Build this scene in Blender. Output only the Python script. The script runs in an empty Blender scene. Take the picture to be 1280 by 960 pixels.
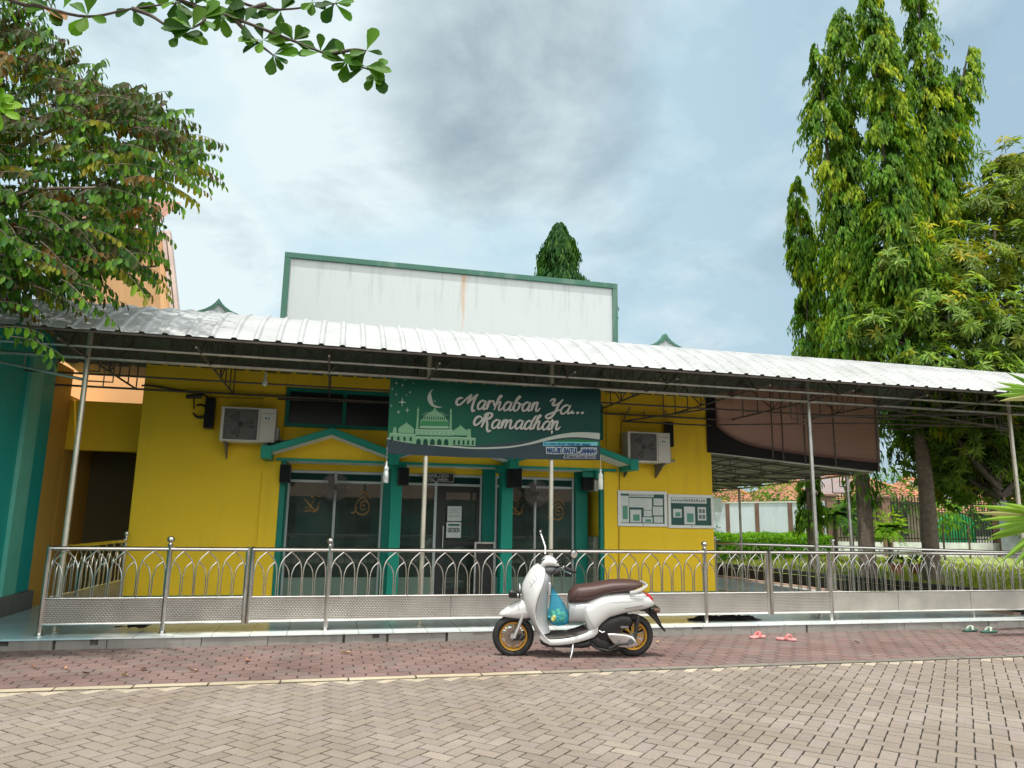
import bpy, bmesh, math, random
import numpy as np
from mathutils import Vector, Matrix
R_ = math.radians
sc = bpy.context.scene
col = sc.collection
rnd = random.Random(7)
rng = np.random.default_rng(11)

# ------------------------------------------------------------------ camera
cam = bpy.data.cameras.new('camera'); camo = bpy.data.objects.new('camera', cam); col.objects.link(camo)
cam.sensor_fit = 'HORIZONTAL'; cam.sensor_width = 36.0; cam.lens = 908.68/1280*36.0
cam.clip_start = 0.05; cam.clip_end = 3000
rt = Vector((0.97091444, -0.23887786, 0.01620222)); up = Vector((-0.05879258, -0.17226804, 0.98329403)); fw = rt.cross(up)*-1
m3 = Matrix((rt, up, -fw)).transposed()
camo.matrix_world = Matrix.Translation((0, 0, 1.45)) @ m3.to_4x4()
sc.camera = camo

# ------------------------------------------------------------------ exposure
sc.view_settings.view_transform = 'Standard'; sc.view_settings.look = 'None'
sc.view_settings.exposure = 0.75; sc.view_settings.gamma = 1.0; sc.view_settings.use_curve_mapping = False
try:
    sc.cycles.use_denoising = True
    sc.cycles.max_bounces = 8; sc.cycles.transparent_max_bounces = 12
    sc.cycles.sample_clamp_indirect = 6.0
except Exception: pass

# ------------------------------------------------------------------ node helper
class NG:
    def __init__(s, tree): s.t = tree; s.n = tree.nodes; s.l = tree.links
    def node(s, typ, ins=None, **kw):
        nd = s.n.new(typ)
        for k, v in kw.items(): setattr(nd, k, v)
        if ins:
            for k, v in ins.items():
                sk = nd.inputs[k]
                if isinstance(v, bpy.types.NodeSocket): s.l.new(v, sk)
                else: sk.default_value = v
        return nd
    def math(s, op, a, b=None, c=None, clamp=False):
        ins = {0: a}
        if b is not None: ins[1] = b
        if c is not None: ins[2] = c
        return s.node('ShaderNodeMath', ins, operation=op, use_clamp=clamp).outputs[0]
    def mix(s, f, a, b, blend='MIX'):
        nd = s.n.new('ShaderNodeMix'); nd.data_type = 'RGBA'; nd.blend_type = blend
        for i, v in ((0, f), (6, a), (7, b)):
            if isinstance(v, bpy.types.NodeSocket): s.l.new(v, nd.inputs[i])
            else: nd.inputs[i].default_value = v
        return nd.outputs[2]
    def ramp(s, f, stops):
        nd = s.n.new('ShaderNodeValToRGB'); s.l.new(f, nd.inputs[0]); e = nd.color_ramp.elements
        while len(e) < len(stops): e.new(0.5)
        for el, (p, c) in zip(e, stops): el.position = p; el.color = c
        return nd.outputs[0]
    def noise(s, vec, scale, detail=4, rough=.55, dist=0):
        ins = {'Scale': scale, 'Detail': detail, 'Roughness': rough, 'Distortion': dist}
        if vec is not None: ins['Vector'] = vec
        return s.node('ShaderNodeTexNoise', ins).outputs[0]
    def mapr(s, v, a, b, c=0., d=1.):
        return s.node('ShaderNodeMapRange', {0: v, 1: a, 2: b, 3: c, 4: d}).outputs[0]

# ------------------------------------------------------------------ world: sky with clouds, brighter behind the viewer
SUN_TO = Vector((-0.13, -0.27, 1.0)).normalized()
sun_el = math.asin(SUN_TO.z); sun_az = math.atan2(SUN_TO.x, SUN_TO.y)
w = bpy.data.worlds.new('World'); sc.world = w; w.use_nodes = True
g = NG(w.node_tree); w.node_tree.nodes.clear()
sky = g.node('ShaderNodeTexSky', sky_type='NISHITA', sun_disc=False, sun_elevation=sun_el, sun_rotation=sun_az, air_density=1.2, dust_density=2.5, ozone_density=1.0)
tc = g.node('ShaderNodeTexCoord').outputs['Generated']
sep = g.node('ShaderNodeSeparateXYZ', {0: tc})
zz = g.math('MAXIMUM', sep.outputs[2], 0.0)
den = g.math('ADD', zz, 0.22)
cx = g.math('DIVIDE', sep.outputs[0], den); cy = g.math('DIVIDE', sep.outputs[1], den)
cvec = g.node('ShaderNodeCombineXYZ', {0: cx, 1: cy, 2: 0.35}).outputs[0]
n1 = g.noise(cvec, 1.3, 8, .58, .15)
n2 = g.noise(cvec, 3.1, 6, .6, .3)
def blob(d, width, soft):
    d = Vector(d).normalized()
    dp = g.node('ShaderNodeVectorMath', {0: tc, 1: tuple(d)}, operation='DOT_PRODUCT').outputs[1]
    return g.mapr(dp, math.cos(R_(width)), math.cos(R_(soft)))
def pixdir(x, y): return rt*((x-640)/908.68) - up*((y-480)/908.68) + fw
haze = (4.0, 5.35, 5.95, 1)         # thin bright haze
white = (5.5, 6.15, 6.2, 1)
dark = (1.8, 2.42, 2.9, 1)
lb = (2.75, 3.85, 4.6, 1)
base = g.mix(0.82, sky.outputs[0], lb)
# pale left side, bluer right side of the sky in front of the camera
leftness = blob(pixdir(60, 300), 62, 5)
base = g.mix(g.math('MULTIPLY', leftness, .85), base, haze)
cov = g.math('ADD', g.math('MULTIPLY', n1, .72), g.math('MULTIPLY', n2, .28))
wb = g.math('ADD', g.math('MULTIPLY', blob(pixdir(420, 275), 22, 4), .16), g.math('MULTIPLY', blob(pixdir(235, 335), 7, 2), .28))
wb = g.math('ADD', wb, g.math('MULTIPLY', blob(pixdir(520, 20), 16, 4), .14))
wc = g.mapr(g.math('ADD', cov, wb), .52, .70)
base = g.mix(g.math('MULTIPLY', wc, .75), base, white)
db = g.math('ADD', g.math('MULTIPLY', blob(pixdir(650, 85), 12.5, 1), .32), g.math('MULTIPLY', blob(pixdir(500, 125), 12, 2), .15))
n3 = g.noise(cvec, 2.4, 8, .60, .2)
dk = g.mapr(g.math('ADD', n3, db), .54, .92)
base = g.mix(g.math('MULTIPLY', dk, .85), base, dark)
# unseen brightness added to the sky behind the viewer to fill the shaded facade
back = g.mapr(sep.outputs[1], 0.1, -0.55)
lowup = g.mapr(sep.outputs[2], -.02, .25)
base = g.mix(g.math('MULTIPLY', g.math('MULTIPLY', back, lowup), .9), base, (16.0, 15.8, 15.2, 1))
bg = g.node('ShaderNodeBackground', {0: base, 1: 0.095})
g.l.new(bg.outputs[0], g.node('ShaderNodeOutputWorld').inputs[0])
w.cycles.sampling_method = 'MANUAL'; w.cycles.sample_map_resolution = 512

sun = bpy.data.lights.new('sun', 'SUN'); sun.energy = 2.7; sun.angle = R_(1.6); sun.color = (1.0, .955, .88)
suno = bpy.data.objects.new('sun', sun); col.objects.link(suno); suno.location = (0, 0, 40)
suno.rotation_euler = (-SUN_TO).to_track_quat('-Z', 'Y').to_euler()

# ------------------------------------------------------------------ materials
MATS = {}
def mat(name, base, rough=.6, metal=0., var=.0, vscale=3., bump=0., bscale=40., spec=.5, coat=0., vdetail=5):
    if name in MATS: return MATS[name]
    m = bpy.data.materials.new(name); m.use_nodes = True; g = NG(m.node_tree)
    b = g.n['Principled BSDF']
    b.inputs['Base Color'].default_value = (*base, 1); b.inputs['Roughness'].default_value = rough; b.inputs['Metallic'].default_value = metal
    b.inputs['Specular IOR Level'].default_value = spec; b.inputs['Coat Weight'].default_value = coat; b.inputs['Coat Roughness'].default_value = .08
    tc = g.node('ShaderNodeTexCoord').outputs['Object']
    if var:
        n = g.noise(tc, vscale, vdetail, .6)
        c = g.ramp(n, [(.3, tuple(x*(1-var) for x in base)+(1,)), (.7, tuple(min(1, x*(1+var)) for x in base)+(1,))])
        g.l.new(c, b.inputs['Base Color'])
        g.l.new(g.mapr(n, .3, .7, max(.02, rough*(1-.3*var)), min(1, rough*(1+.5*var))), b.inputs['Roughness'])
    if bump:
        n = g.noise(tc, bscale, 4, .6)
        bp = g.node('ShaderNodeBump', {'Strength': bump, 'Distance': .01, 'Height': n}); g.l.new(bp.outputs[0], b.inputs['Normal'])
    MATS[name] = m; return m
def custom(name, fn):
    if name in MATS: return MATS[name]
    m = bpy.data.materials.new(name); m.use_nodes = True; g = NG(m.node_tree)
    fn(g, g.n['Principled BSDF'], g.node('ShaderNodeTexCoord').outputs['Object']); MATS[name] = m; return m

# painted walls with grime streaks
def wallmat(name, base, dirt, amt=.35, rough=.75):
    def f(g, b, tc):
        n = g.noise(tc, 1.3, 6, .62)
        mp = g.node('ShaderNodeMapping', {0: tc, 3: (3.2, 3.2, .5)}).outputs[0]
        st = g.noise(mp, 1.6, 5, .6)
        f1 = g.math('MULTIPLY', g.mapr(st, .52, .80), amt); f2 = g.math('MULTIPLY', g.mapr(n, .42, .78), amt*1.5)
        c = g.mix(f1, (*base, 1), (*dirt, 1)); c = g.mix(f2, c, tuple(x*.82 for x in base)+(1,))
        g.l.new(c, b.inputs['Base Color']); b.inputs['Roughness'].default_value = rough; b.inputs['Specular IOR Level'].default_value = .3
        bp = g.node('ShaderNodeBump', {'Strength': .25, 'Distance': .006, 'Height': g.noise(tc, 38, 5, .6)}); g.l.new(bp.outputs[0], b.inputs['Normal'])
    return custom(name, f)
YEL = wallmat('yellow_paint', (.88, .60, .030), (.42, .29, .05), .24)
TEAL = wallmat('teal_paint', (.006, .30, .215), (.02, .16, .12), .3, .5)
TEALD = wallmat('deep_teal_paint', (.004, .20, .15), (.01, .1, .08), .3, .5)
TEALW = wallmat('turquoise_wall_paint', (.012, .36, .33), (.05, .42, .36), .6, .6)
TEALL = wallmat('light_turquoise_paint', (.13, .50, .40), (.25, .55, .45), .6, .6)
TAN = wallmat('ochre_paint', (.62, .36, .07), (.3, .19, .05), .3)
PEACH = wallmat('peach_paint', (.78, .48, .25), (.6, .4, .25), .25)
SOFFIT = mat('soffit_white', (.72, .74, .72), .7, var=.08)
PLINTH = wallmat('grey_plinth', (.16, .17, .16), (.07, .07, .07), .6)
GREYPAINT = mat('grey_frame_paint', (.50, .56, .55), .45, var=.1)
DARKTEALGLASS = mat('dark_teal_panel', (.003, .04, .032), .6, spec=.15)
SILL = mat('green_grey_sill', (.16, .24, .19), .5, var=.1)
LOUVRE = mat('louvre_dark', (.006, .012, .014), .35)
def parapet(g, b, tc):
    s = g.node('ShaderNodeSeparateXYZ', {0: tc})
    mp = g.node('ShaderNodeMapping', {0: tc, 3: (5., 5., .5)}).outputs[0]
    st = g.noise(mp, 2.2, 6, .62); top = g.mapr(s.outputs[2], 4.9, 5.9)
    f1 = g.math('MULTIPLY', g.mapr(st, .52, .78), g.math('ADD', g.math('MULTIPLY', top, .75), .16))
    c = g.mix(f1, (.475, .52, .525, 1), (.26, .30, .29, 1))
    right = g.math('MULTIPLY', g.mapr(s.outputs[0], 3.2, 5.0), g.mapr(g.noise(tc, 6.5, 6, .65), .62, .70))
    c = g.mix(g.math('MULTIPLY', right, .55), c, (.30, .34, .32, 1))
    wob = g.math('ADD', s.outputs[0], g.math('MULTIPLY', g.noise(tc, 3, 2), .05))
    d = g.math('ABSOLUTE', g.math('SUBTRACT', wob, 2.105+.025))
    wid = g.mapr(s.outputs[2], 4.7, 5.85, .012, .05)
    rs = g.mapr(g.math('DIVIDE', d, wid), 1.6, .3); rs = g.math('MULTIPLY', rs, g.mapr(s.outputs[2], 4.5, 5.8, .35, 1.0))
    rs = g.math('MULTIPLY', rs, g.mapr(g.noise(mp, 6, 4), .3, .6, .2, .75))
    c = g.mix(rs, c, (.50, .24, .05, 1))
    g.l.new(c, b.inputs['Base Color']); b.inputs['Roughness'].default_value = .8
PARAPET = custom('weathered_white_parapet', parapet)
TRIM = wallmat('faded_green_trim', (.055, .15, .11), (.30, .36, .32), .5)
def steel(g, b, tc):
    n = g.noise(tc, 1.6, 3)
    g.l.new(g.ramp(n, [(.3, (.48, .46, .42, 1)), (.7, (.68, .67, .64, 1))]), b.inputs['Base Color'])
    b.inputs['Metallic'].default_value = 1.; g.l.new(g.mapr(n, .3, .7, .16, .32), b.inputs['Roughness'])
STEEL = custom('stainless_steel', steel)
def emboss(g, b, tc):
    n = g.noise(tc, 3.3, 5)
    br = g.node('ShaderNodeTexBrick', {'Vector': g.node('ShaderNodeMapping', {0: tc, 2: (R_(90), 0, 0)}).outputs[0], 'Scale': 1., 'Mortar Size': .006, 'Mortar Smooth': .5, 'Brick Width': .034, 'Row Height': .020, 'Color1': (1, 1, 1, 1), 'Color2': (.9, .9, .9, 1), 'Mortar': (0, 0, 0, 1)})
    c = g.ramp(n, [(.3, (.40, .375, .335, 1)), (.7, (.56, .53, .485, 1))])
    c = g.mix(g.math('MULTIPLY', br.outputs[1], .62), c, (.12, .11, .10, 1))
    g.l.new(c, b.inputs['Base Color']); b.inputs['Metallic'].default_value = .6; b.inputs['Roughness'].default_value = .38
    bp = g.node('ShaderNodeBump', {'Strength': .8, 'Distance': .004, 'Height': br.outputs[0]}); g.l.new(bp.outputs[0], b.inputs['Normal'])
EMBOSS = custom('embossed_steel_sheet', emboss)
PLAINSTEEL = mat('brushed_steel_sheet', (.46, .44, .395), .36, .6, var=.18, vscale=2.5)
GALV = mat('galvanised_tube', (.45, .45, .42), .38, .85, var=.25, vscale=6)
RUSTY = mat('weathered_dark_tube', (.115, .10, .085), .55, .4, var=.35, vscale=8)
POSTM = mat('cream_stained_post', (.60, .57, .47), .35, .55, var=.15, vscale=4)
def roofm(g, b, tc):
    n = g.noise(tc, 2.1, 6, .65)
    c = g.ramp(n, [(.25, (.29, .295, .29, 1)), (.6, (.43, .44, .435, 1))])
    s = g.node('ShaderNodeSeparateXYZ', {0: tc})
    wv = g.node('ShaderNodeTexWave', {'Vector': g.node('ShaderNodeCombineXYZ', {0: g.math('ADD', s.outputs[1], g.math('MULTIPLY', s.outputs[2], .9)), 1: 0., 2: 0.}).outputs[0], 'Scale': 2.7, 'Distortion': .25, 'Detail': 1.}, wave_profile='SAW').outputs[1]
    ln = g.mapr(wv, .84, 1.0)
    c = g.mix(g.math('MULTIPLY', ln, .75), c, (.20, .20, .195, 1))
    sp = g.mapr(g.noise(tc, 14, 5, .7), .66, .74)
    c = g.mix(g.math('MULTIPLY', sp, .5), c, (.30, .27, .22, 1))
    g.l.new(c, b.inputs['Base Color']); b.inputs['Roughness'].default_value = .42
    bp = g.node('ShaderNodeBump', {'Strength': .5, 'Distance': .01, 'Height': wv}); g.l.new(bp.outputs[0], b.inputs['Normal'])
ROOF = custom('white_metal_roofing', roofm)
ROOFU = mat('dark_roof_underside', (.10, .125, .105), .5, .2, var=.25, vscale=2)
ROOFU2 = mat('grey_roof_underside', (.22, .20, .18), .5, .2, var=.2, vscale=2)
BLACK = mat('black_plastic', (.012, .012, .013), .42, var=.2)
BLACKM = mat('matte_black', (.010, .010, .010), .75)
RUBBER = mat('tyre_rubber', (.016, .016, .016), .72, bump=.3, bscale=90)
WHITEP = mat('pearl_white_paint', (.54, .55, .54), .14, coat=.8)
SILVER = mat('silver_grey_plastic', (.42, .44, .45), .34, .35)
GREYP = mat('dark_grey_plastic', (.085, .09, .095), .4)
SEATM = mat('brown_leatherette', (.062, .031, .026), .46, bump=.25, bscale=160, var=.08)
GOLD = mat('gold_rim', (.62, .36, .07), .28, .85)
CHROME = mat('chrome', (.8, .8, .8), .09, 1.)
ALU = mat('cast_aluminium', (.62, .62, .61), .3, .8, var=.08)
MATM = mat('rubber_floor_mat', (.060, .050, .046), .7)
REDL = mat('red_lens', (.50, .012, .02), .12, coat=.5)
ACW = mat('aged_white_casing', (.62, .60, .53), .5, var=.06)
ACG = mat('grille_grey', (.10, .10, .095), .6)
PAPER = mat('paper_white', (.62, .66, .63), .7, var=.05, vscale=9)
INK = mat('printed_ink', (.03, .05, .05), .6)
GREENBOARD = mat('green_board', (.008, .075, .058), .5, var=.25, vscale=5)
WHITEFR = mat('white_aluminium_frame', (.74, .76, .72), .4)
CONC = wallmat('old_concrete', (.25, .24, .22), (.10, .10, .09), .8, .9)
CONCD = mat('dark_concrete', (.035, .033, .030), .9, var=.3)
BARK = mat('tree_bark', (.15, .12, .09), .9, var=.4, vscale=14, bump=.9, bscale=26)
BARKD = mat('dark_bark', (.085, .07, .055), .9, var=.4, vscale=14, bump=.8, bscale=30)
WOODBR = mat('brown_post_paint', (.17, .10, .075), .8, var=.2)
IRON = mat('dark_iron', (.020, .018, .017), .55, .3)
GATEG = mat('green_gate_paint', (.03, .36, .12), .5, var=.1)
BULB = mat('opal_glass', (.72, .76, .68), .25)
PINK = mat('pink_rubber', (.66, .30, .29), .6, var=.12)
GREENS = mat('green_striped_rubber', (.03, .10, .07), .6, var=.4, vscale=40)
TERRA = mat('terracotta', (.50, .20, .10), .8, var=.15)
def tilem(name, c1, c2):
    def f(g, b, tc):
        n = g.noise(tc, 5, 4)
        g.l.new(g.ramp(n, [(.3, (*c1, 1)), (.7, (*c2, 1))]), b.inputs['Base Color']); b.inputs['Roughness'].default_value = .8
    return custom(name, f)
TILE = tilem('clay_roof_tiles', (.28, .115, .06), (.46, .22, .125))
TILED = tilem('dark_clay_roof_tiles', (.19, .09, .06), (.36, .17, .11))
def paver(name, cols, rough, mot):
    def f(g, b, tc):
        a = g.node('ShaderNodeAttribute', attribute_name='tint').outputs[0]
        n = g.noise(tc, 1.1, 6, .62); n2 = g.noise(tc, 60, 4, .7)
        c = g.mix(1., a, g.ramp(n, [(.3, cols[0]), (.7, cols[1])]), 'MULTIPLY')
        c = g.mix(1., c, g.ramp(n2, [(.25, (1-mot,)*3+(1,)), (.75, (1.,)*3+(1,))]), 'MULTIPLY')
        g.l.new(c, b.inputs['Base Color']); b.inputs['Roughness'].default_value = rough; b.inputs['Specular IOR Level'].default_value = .25
        bp = g.node('ShaderNodeBump', {'Strength': .5, 'Distance': .004, 'Height': n2}); g.l.new(bp.outputs[0], b.inputs['Normal'])
    return custom(name, f)
PAVER = paver('grey_concrete_paver', ((.74, .71, .66, 1), (1., 1., 1., 1)), .88, .34)
PAVERP = paver('red_concrete_paver', ((.62, .60, .58, 1), (1., 1., 1., 1)), .85, .34)
JOINT = mat('joint_sand', (.030, .026, .021), .95, var=.4, vscale=8)
def terr(g, b, tc):
    br = g.node('ShaderNodeTexBrick', {'Vector': tc, 'Scale': 1., 'Mortar Size': .004, 'Brick Width': .4, 'Row Height': .4, 'Color1': (.74, .79, .77, 1), 'Color2': (.66, .75, .76, 1), 'Mortar': (.22, .23, .22, 1)}, offset=0.)
    n = g.noise(tc, .9, 6, .65)
    c = g.mix(g.math('MULTIPLY', g.mapr(n, .45, .75), .45), br.outputs[0], (.32, .36, .33, 1))
    s = g.node('ShaderNodeSeparateXYZ', {0: tc})
    c = g.mix(g.mapr(s.outputs[0], -2.35, -2.45), c, (.36, .55, .60, 1))
    g.l.new(c, b.inputs['Base Color']); g.l.new(g.mapr(n, .3, .7, .10, .28), b.inputs['Roughness'])
TERR = custom('glazed_floor_tiles', terr)
GRASS = mat('dry_grass_ground', (.20, .25, .045), .95, var=.4, vscale=2.5)
SOIL = mat('ground_soil', (.16, .14, .11), .95, var=.3)
def glassm(g, b, tc):
    g.n.remove(b)
    gl = g.node('ShaderNodeBsdfGlossy', {0: (.85, .95, .92, 1), 1: .02}); tr = g.node('ShaderNodeBsdfTransparent', {0: (.34, .44, .40, 1)})
    fr = g.node('ShaderNodeFresnel', {0: 1.55}).outputs[0]
    m0 = g.node('ShaderNodeMixShader', {0: g.math('MULTIPLY', fr, 1.4, clamp=True), 1: tr.outputs[0], 2: gl.outputs[0]})
    df = g.node('ShaderNodeBsdfDiffuse', {0: (.34, .42, .37, 1)})
    refl_veil = g.mapr(g.noise(tc, 3.5, 5, .65), .3, .75, .06, .19)  # pale diffuse film stands in for bright street reflections in the glass
    mx = g.node('ShaderNodeMixShader', {0: refl_veil, 1: m0.outputs[0], 2: df.outputs[0]})
    g.l.new(mx.outputs[0], g.n['Material Output'].inputs[0])
GLASS = custom('tinted_glass', glassm)
def bagm(g, b, tc):
    n = g.noise(tc, 26, 5, .6)
    b.inputs['Base Color'].default_value = (.03, .33, .52, 1); b.inputs['Roughness'].default_value = .25
    bp = g.node('ShaderNodeBump', {'Strength': .9, 'Distance': .01, 'Height': n}); g.l.new(bp.outputs[0], b.inputs['Normal'])
    tl = g.node('ShaderNodeBsdfTransparent', {0: (.50, .90, .97, 1)})
    mx = g.node('ShaderNodeMixShader', {0: .42, 1: b.outputs[0], 2: tl.outputs[0]})
    mx.inputs[0].default_value = .62
    g.l.new(mx.outputs[0], g.n['Material Output'].inputs[0])
BAGM = custom('blue_plastic_film', bagm)
def leafm(name, trans=.5, rough=.5, spec=.14, tcol=(1.5, 1.4, .5)):
    def f(g, b, tc):
        a = g.node('ShaderNodeAttribute', attribute_name='tint').outputs[0]
        g.l.new(a, b.inputs['Base Color']); b.inputs['Roughness'].default_value = rough; b.inputs['Specular IOR Level'].default_value = spec
        t2 = g.mix(1., a, (*tcol, 1), 'MULTIPLY')
        tl = g.node('ShaderNodeBsdfTranslucent', {0: t2})
        mx = g.node('ShaderNodeMixShader', {0: trans, 1: b.outputs[0], 2: tl.outputs[0]})
        g.l.new(mx.outputs[0], g.n['Material Output'].inputs[0])
    return custom(name, f)
LEAF = leafm('leaf'); LEAFN = leafm('near_leaf', .42)

# ------------------------------------------------------------------ mesh helpers
def tag(o, label=None, cat=None, group=None, kind=None):
    if label: o['label'] = label
    if cat: o['category'] = cat
    if group: o['group'] = group
    if kind: o['kind'] = kind
    return o
def empty(name, loc=(0, 0, 0), rz=0., label=None, cat=None, group=None, rx=0.):
    o = bpy.data.objects.new(name, None); col.objects.link(o); o.location = loc; o.rotation_euler = (rx, 0, rz)
    o.empty_display_size = .1
    return tag(o, label, cat, group)
class MB:
    def __init__(s): s.v = []; s.f = []; s.mi = []; s.fc = []
    def add(s, vs, fs, mi=0, c=None):
        o = len(s.v); s.v += [tuple(p) for p in vs]
        for q in fs: s.f.append([o+i for i in q]); s.mi.append(mi); s.fc.append(c)
        return s
    def box(s, x0, x1, y0, y1, z0, z1, mi=0):
        vs = [(x, y, z) for z in (z0, z1) for y in (y0, y1) for x in (x0, x1)]
        return s.add(vs, [(0, 2, 3, 1), (4, 5, 7, 6), (0, 1, 5, 4), (2, 6, 7, 3), (0, 4, 6, 2), (1, 3, 7, 5)], mi)
    def bar(s, a, b, w, h, mi=0):
        a = Vector(a); b = Vector(b); d = (b-a).normalized()
        r = d.cross(Vector((0, 0, 1)));
        if r.length < 1e-4: r = Vector((1, 0, 0))
        r.normalize(); u = r.cross(d).normalized()
        vs = [p+r*sx*w/2+u*sz*h/2 for p in (a, b) for sx, sz in ((-1, -1), (1, -1), (1, 1), (-1, 1))]
        return s.add(vs, [(0, 1, 2, 3), (7, 6, 5, 4), (0, 4, 5, 1), (1, 5, 6, 2), (2, 6, 7, 3), (3, 7, 4, 0)], mi)
    def tube(s, pts, r, n=8, mi=0, cap=True):
        pts = [Vector(p) for p in pts]; rs = r if isinstance(r, (list, tuple)) else [r]*len(pts)
        vs = []; fs = []
        t0 = (pts[1]-pts[0]).normalized(); u = t0.orthogonal().normalized()
        for i, p in enumerate(pts):
            t = (pts[min(i+1, len(pts)-1)]-pts[max(i-1, 0)])
            t = t.normalized() if t.length > 1e-9 else t0
            u = (u-t*u.dot(t)); u = u.normalized() if u.length > 1e-6 else t.orthogonal().normalized()
            v = t.cross(u)
            for k in range(n):
                a = 2*math.pi*k/n; vs.append(p+(u*math.cos(a)+v*math.sin(a))*rs[i])
        for i in range(len(pts)-1):
            for k in range(n): fs.append((i*n+k, i*n+(k+1) % n, (i+1)*n+(k+1) % n, (i+1)*n+k))
        if cap: fs += [tuple(range(n-1, -1, -1)), tuple(range((len(pts)-1)*n, len(pts)*n))]
        return s.add(vs, fs, mi)
    def lathe(s, prof, c=(0, 0, 0), axis='z', n=24, mi=0, close=False):
        c = Vector(c); vs = []; fs = []
        for r, h in prof:
            for k in range(n):
                a = 2*math.pi*k/n; x, y = r*math.cos(a), r*math.sin(a)
                vs.append(c+Vector({'z': (x, y, h), 'y': (x, h, y), 'x': (h, x, y)}[axis]))
        m = len(prof)
        for i in range(m if close else m-1):
            j = (i+1) % m
            for k in range(n): fs.append((i*n+k, i*n+(k+1) % n, j*n+(k+1) % n, j*n+k))
        if not close: fs += [tuple(range(n-1, -1, -1)), tuple(range((m-1)*n, m*n))]
        return s.add(vs, fs, mi)
    def prism(s, poly, d0, d1, plane='xz', mi=0):
        n = len(poly); E = {'xz': lambda a, b, d: (a, d, b), 'xy': lambda a, b, d: (a, b, d), 'yz': lambda a, b, d: (d, a, b)}[plane]
        vs = [E(a, b, d0) for a, b in poly]+[E(a, b, d1) for a, b in poly]
        fs = [tuple(range(n)), tuple(range(2*n-1, n-1, -1))]+[(i, i+n, (i+1) % n+n, (i+1) % n) for i in range(n)]
        return s.add(vs, fs, mi)
    def loft(s, secs, mi=0, cap=True, closed=True):
        n = len(secs[0]); vs = [p for q in secs for p in q]; fs = []
        for i in range(len(secs)-1):
            for k in range(n if closed else n-1): fs.append((i*n+k, i*n+(k+1) % n, (i+1)*n+(k+1) % n, (i+1)*n+k))
        if cap and closed: fs += [tuple(range(n-1, -1, -1)), tuple(range((len(secs)-1)*n, len(secs)*n))]
        return s.add(vs, fs, mi)
    def build(s, name, mats, parent=None, smooth=False, bevel=0, ang=35, seg=2, sub=0, world=True, fixn=True):
        me = bpy.data.meshes.new(name); me.from_pydata(s.v, [], s.f)
        if not isinstance(mats, (list, tuple)): mats = [mats]
        for m in mats: me.materials.append(m)
        if len(mats) > 1: me.polygons.foreach_set('material_index', s.mi)
        if fixn:
            bm = bmesh.new(); bm.from_mesh(me); bmesh.ops.recalc_face_normals(bm, faces=bm.faces); bm.to_mesh(me); bm.free()
        if any(c is not None for c in s.fc):
            at = me.color_attributes.new('tint', 'FLOAT_COLOR', 'CORNER'); buf = []
            for p in me.polygons:
                c = s.fc[p.index] or (1, 1, 1)
                buf += [*c, 1.]*p.loop_total
            at.data.foreach_set('color', buf)
        if smooth:
            me.polygons.foreach_set('use_smooth', [True]*len(me.polygons)); me.set_sharp_from_angle(angle=R_(ang))
        o = bpy.data.objects.new(name, me); col.objects.link(o)
        if bevel:
            b = o.modifiers.new('bevel', 'BEVEL'); b.width = bevel; b.segments = seg; b.limit_method = 'ANGLE'; b.angle_limit = R_(40)
        if sub:
            b = o.modifiers.new('sub', 'SUBSURF'); b.levels = sub; b.render_levels = sub
        if parent is not None:
            o.parent = parent
            if world:
                o.matrix_parent_inverse = Matrix.LocRotScale(parent.location, parent.rotation_euler, None).inverted() if parent.parent is None else parent.matrix_parent_inverse.copy() @ Matrix.Identity(4)
                if parent.parent is not None: o.matrix_parent_inverse = Matrix.Identity(4)
        return o
def kids(o): return [c for c in o.children]
def dup(o, loc=None, rz=None, label=None, parent=None, scale=None):
    c = o.copy(); col.objects.link(c)
    if parent is not None: c.parent = parent
    if loc is not None: c.location = loc
    if rz is not None: c.rotation_euler = (o.rotation_euler[0], o.rotation_euler[1], rz)
    if scale is not None: c.scale = scale if isinstance(scale, tuple) else (scale,)*3
    if label: c['label'] = label
    for ch in list(o.children): dup(ch, parent=c)
    return c
def cr(pts, n=8):
    P = [Vector(p) for p in pts]; P = [P[0]*2-P[1]]+P+[P[-1]*2-P[-2]]; out = []
    for i in range(1, len(P)-2):
        for k in range(n):
            t = k/n; a, b, c, d = P[i-1:i+3]
            out.append(.5*((2*b)+(c-a)*t+(2*a-5*b+4*c-d)*t*t+(3*b-a-3*c+d)*t**3))
    out.append(P[-2]); return out
def ssec(x, z0, z1, w, e=2.6, n=20):
    out = []
    for k in range(n):
        a = 2*math.pi*k/n; c, s_ = math.cos(a), math.sin(a)
        out.append((x, w*math.copysign(abs(c)**(2/e), c), (z0+z1)/2+(z1-z0)/2*math.copysign(abs(s_)**(2/e), s_)))
    return out
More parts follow.
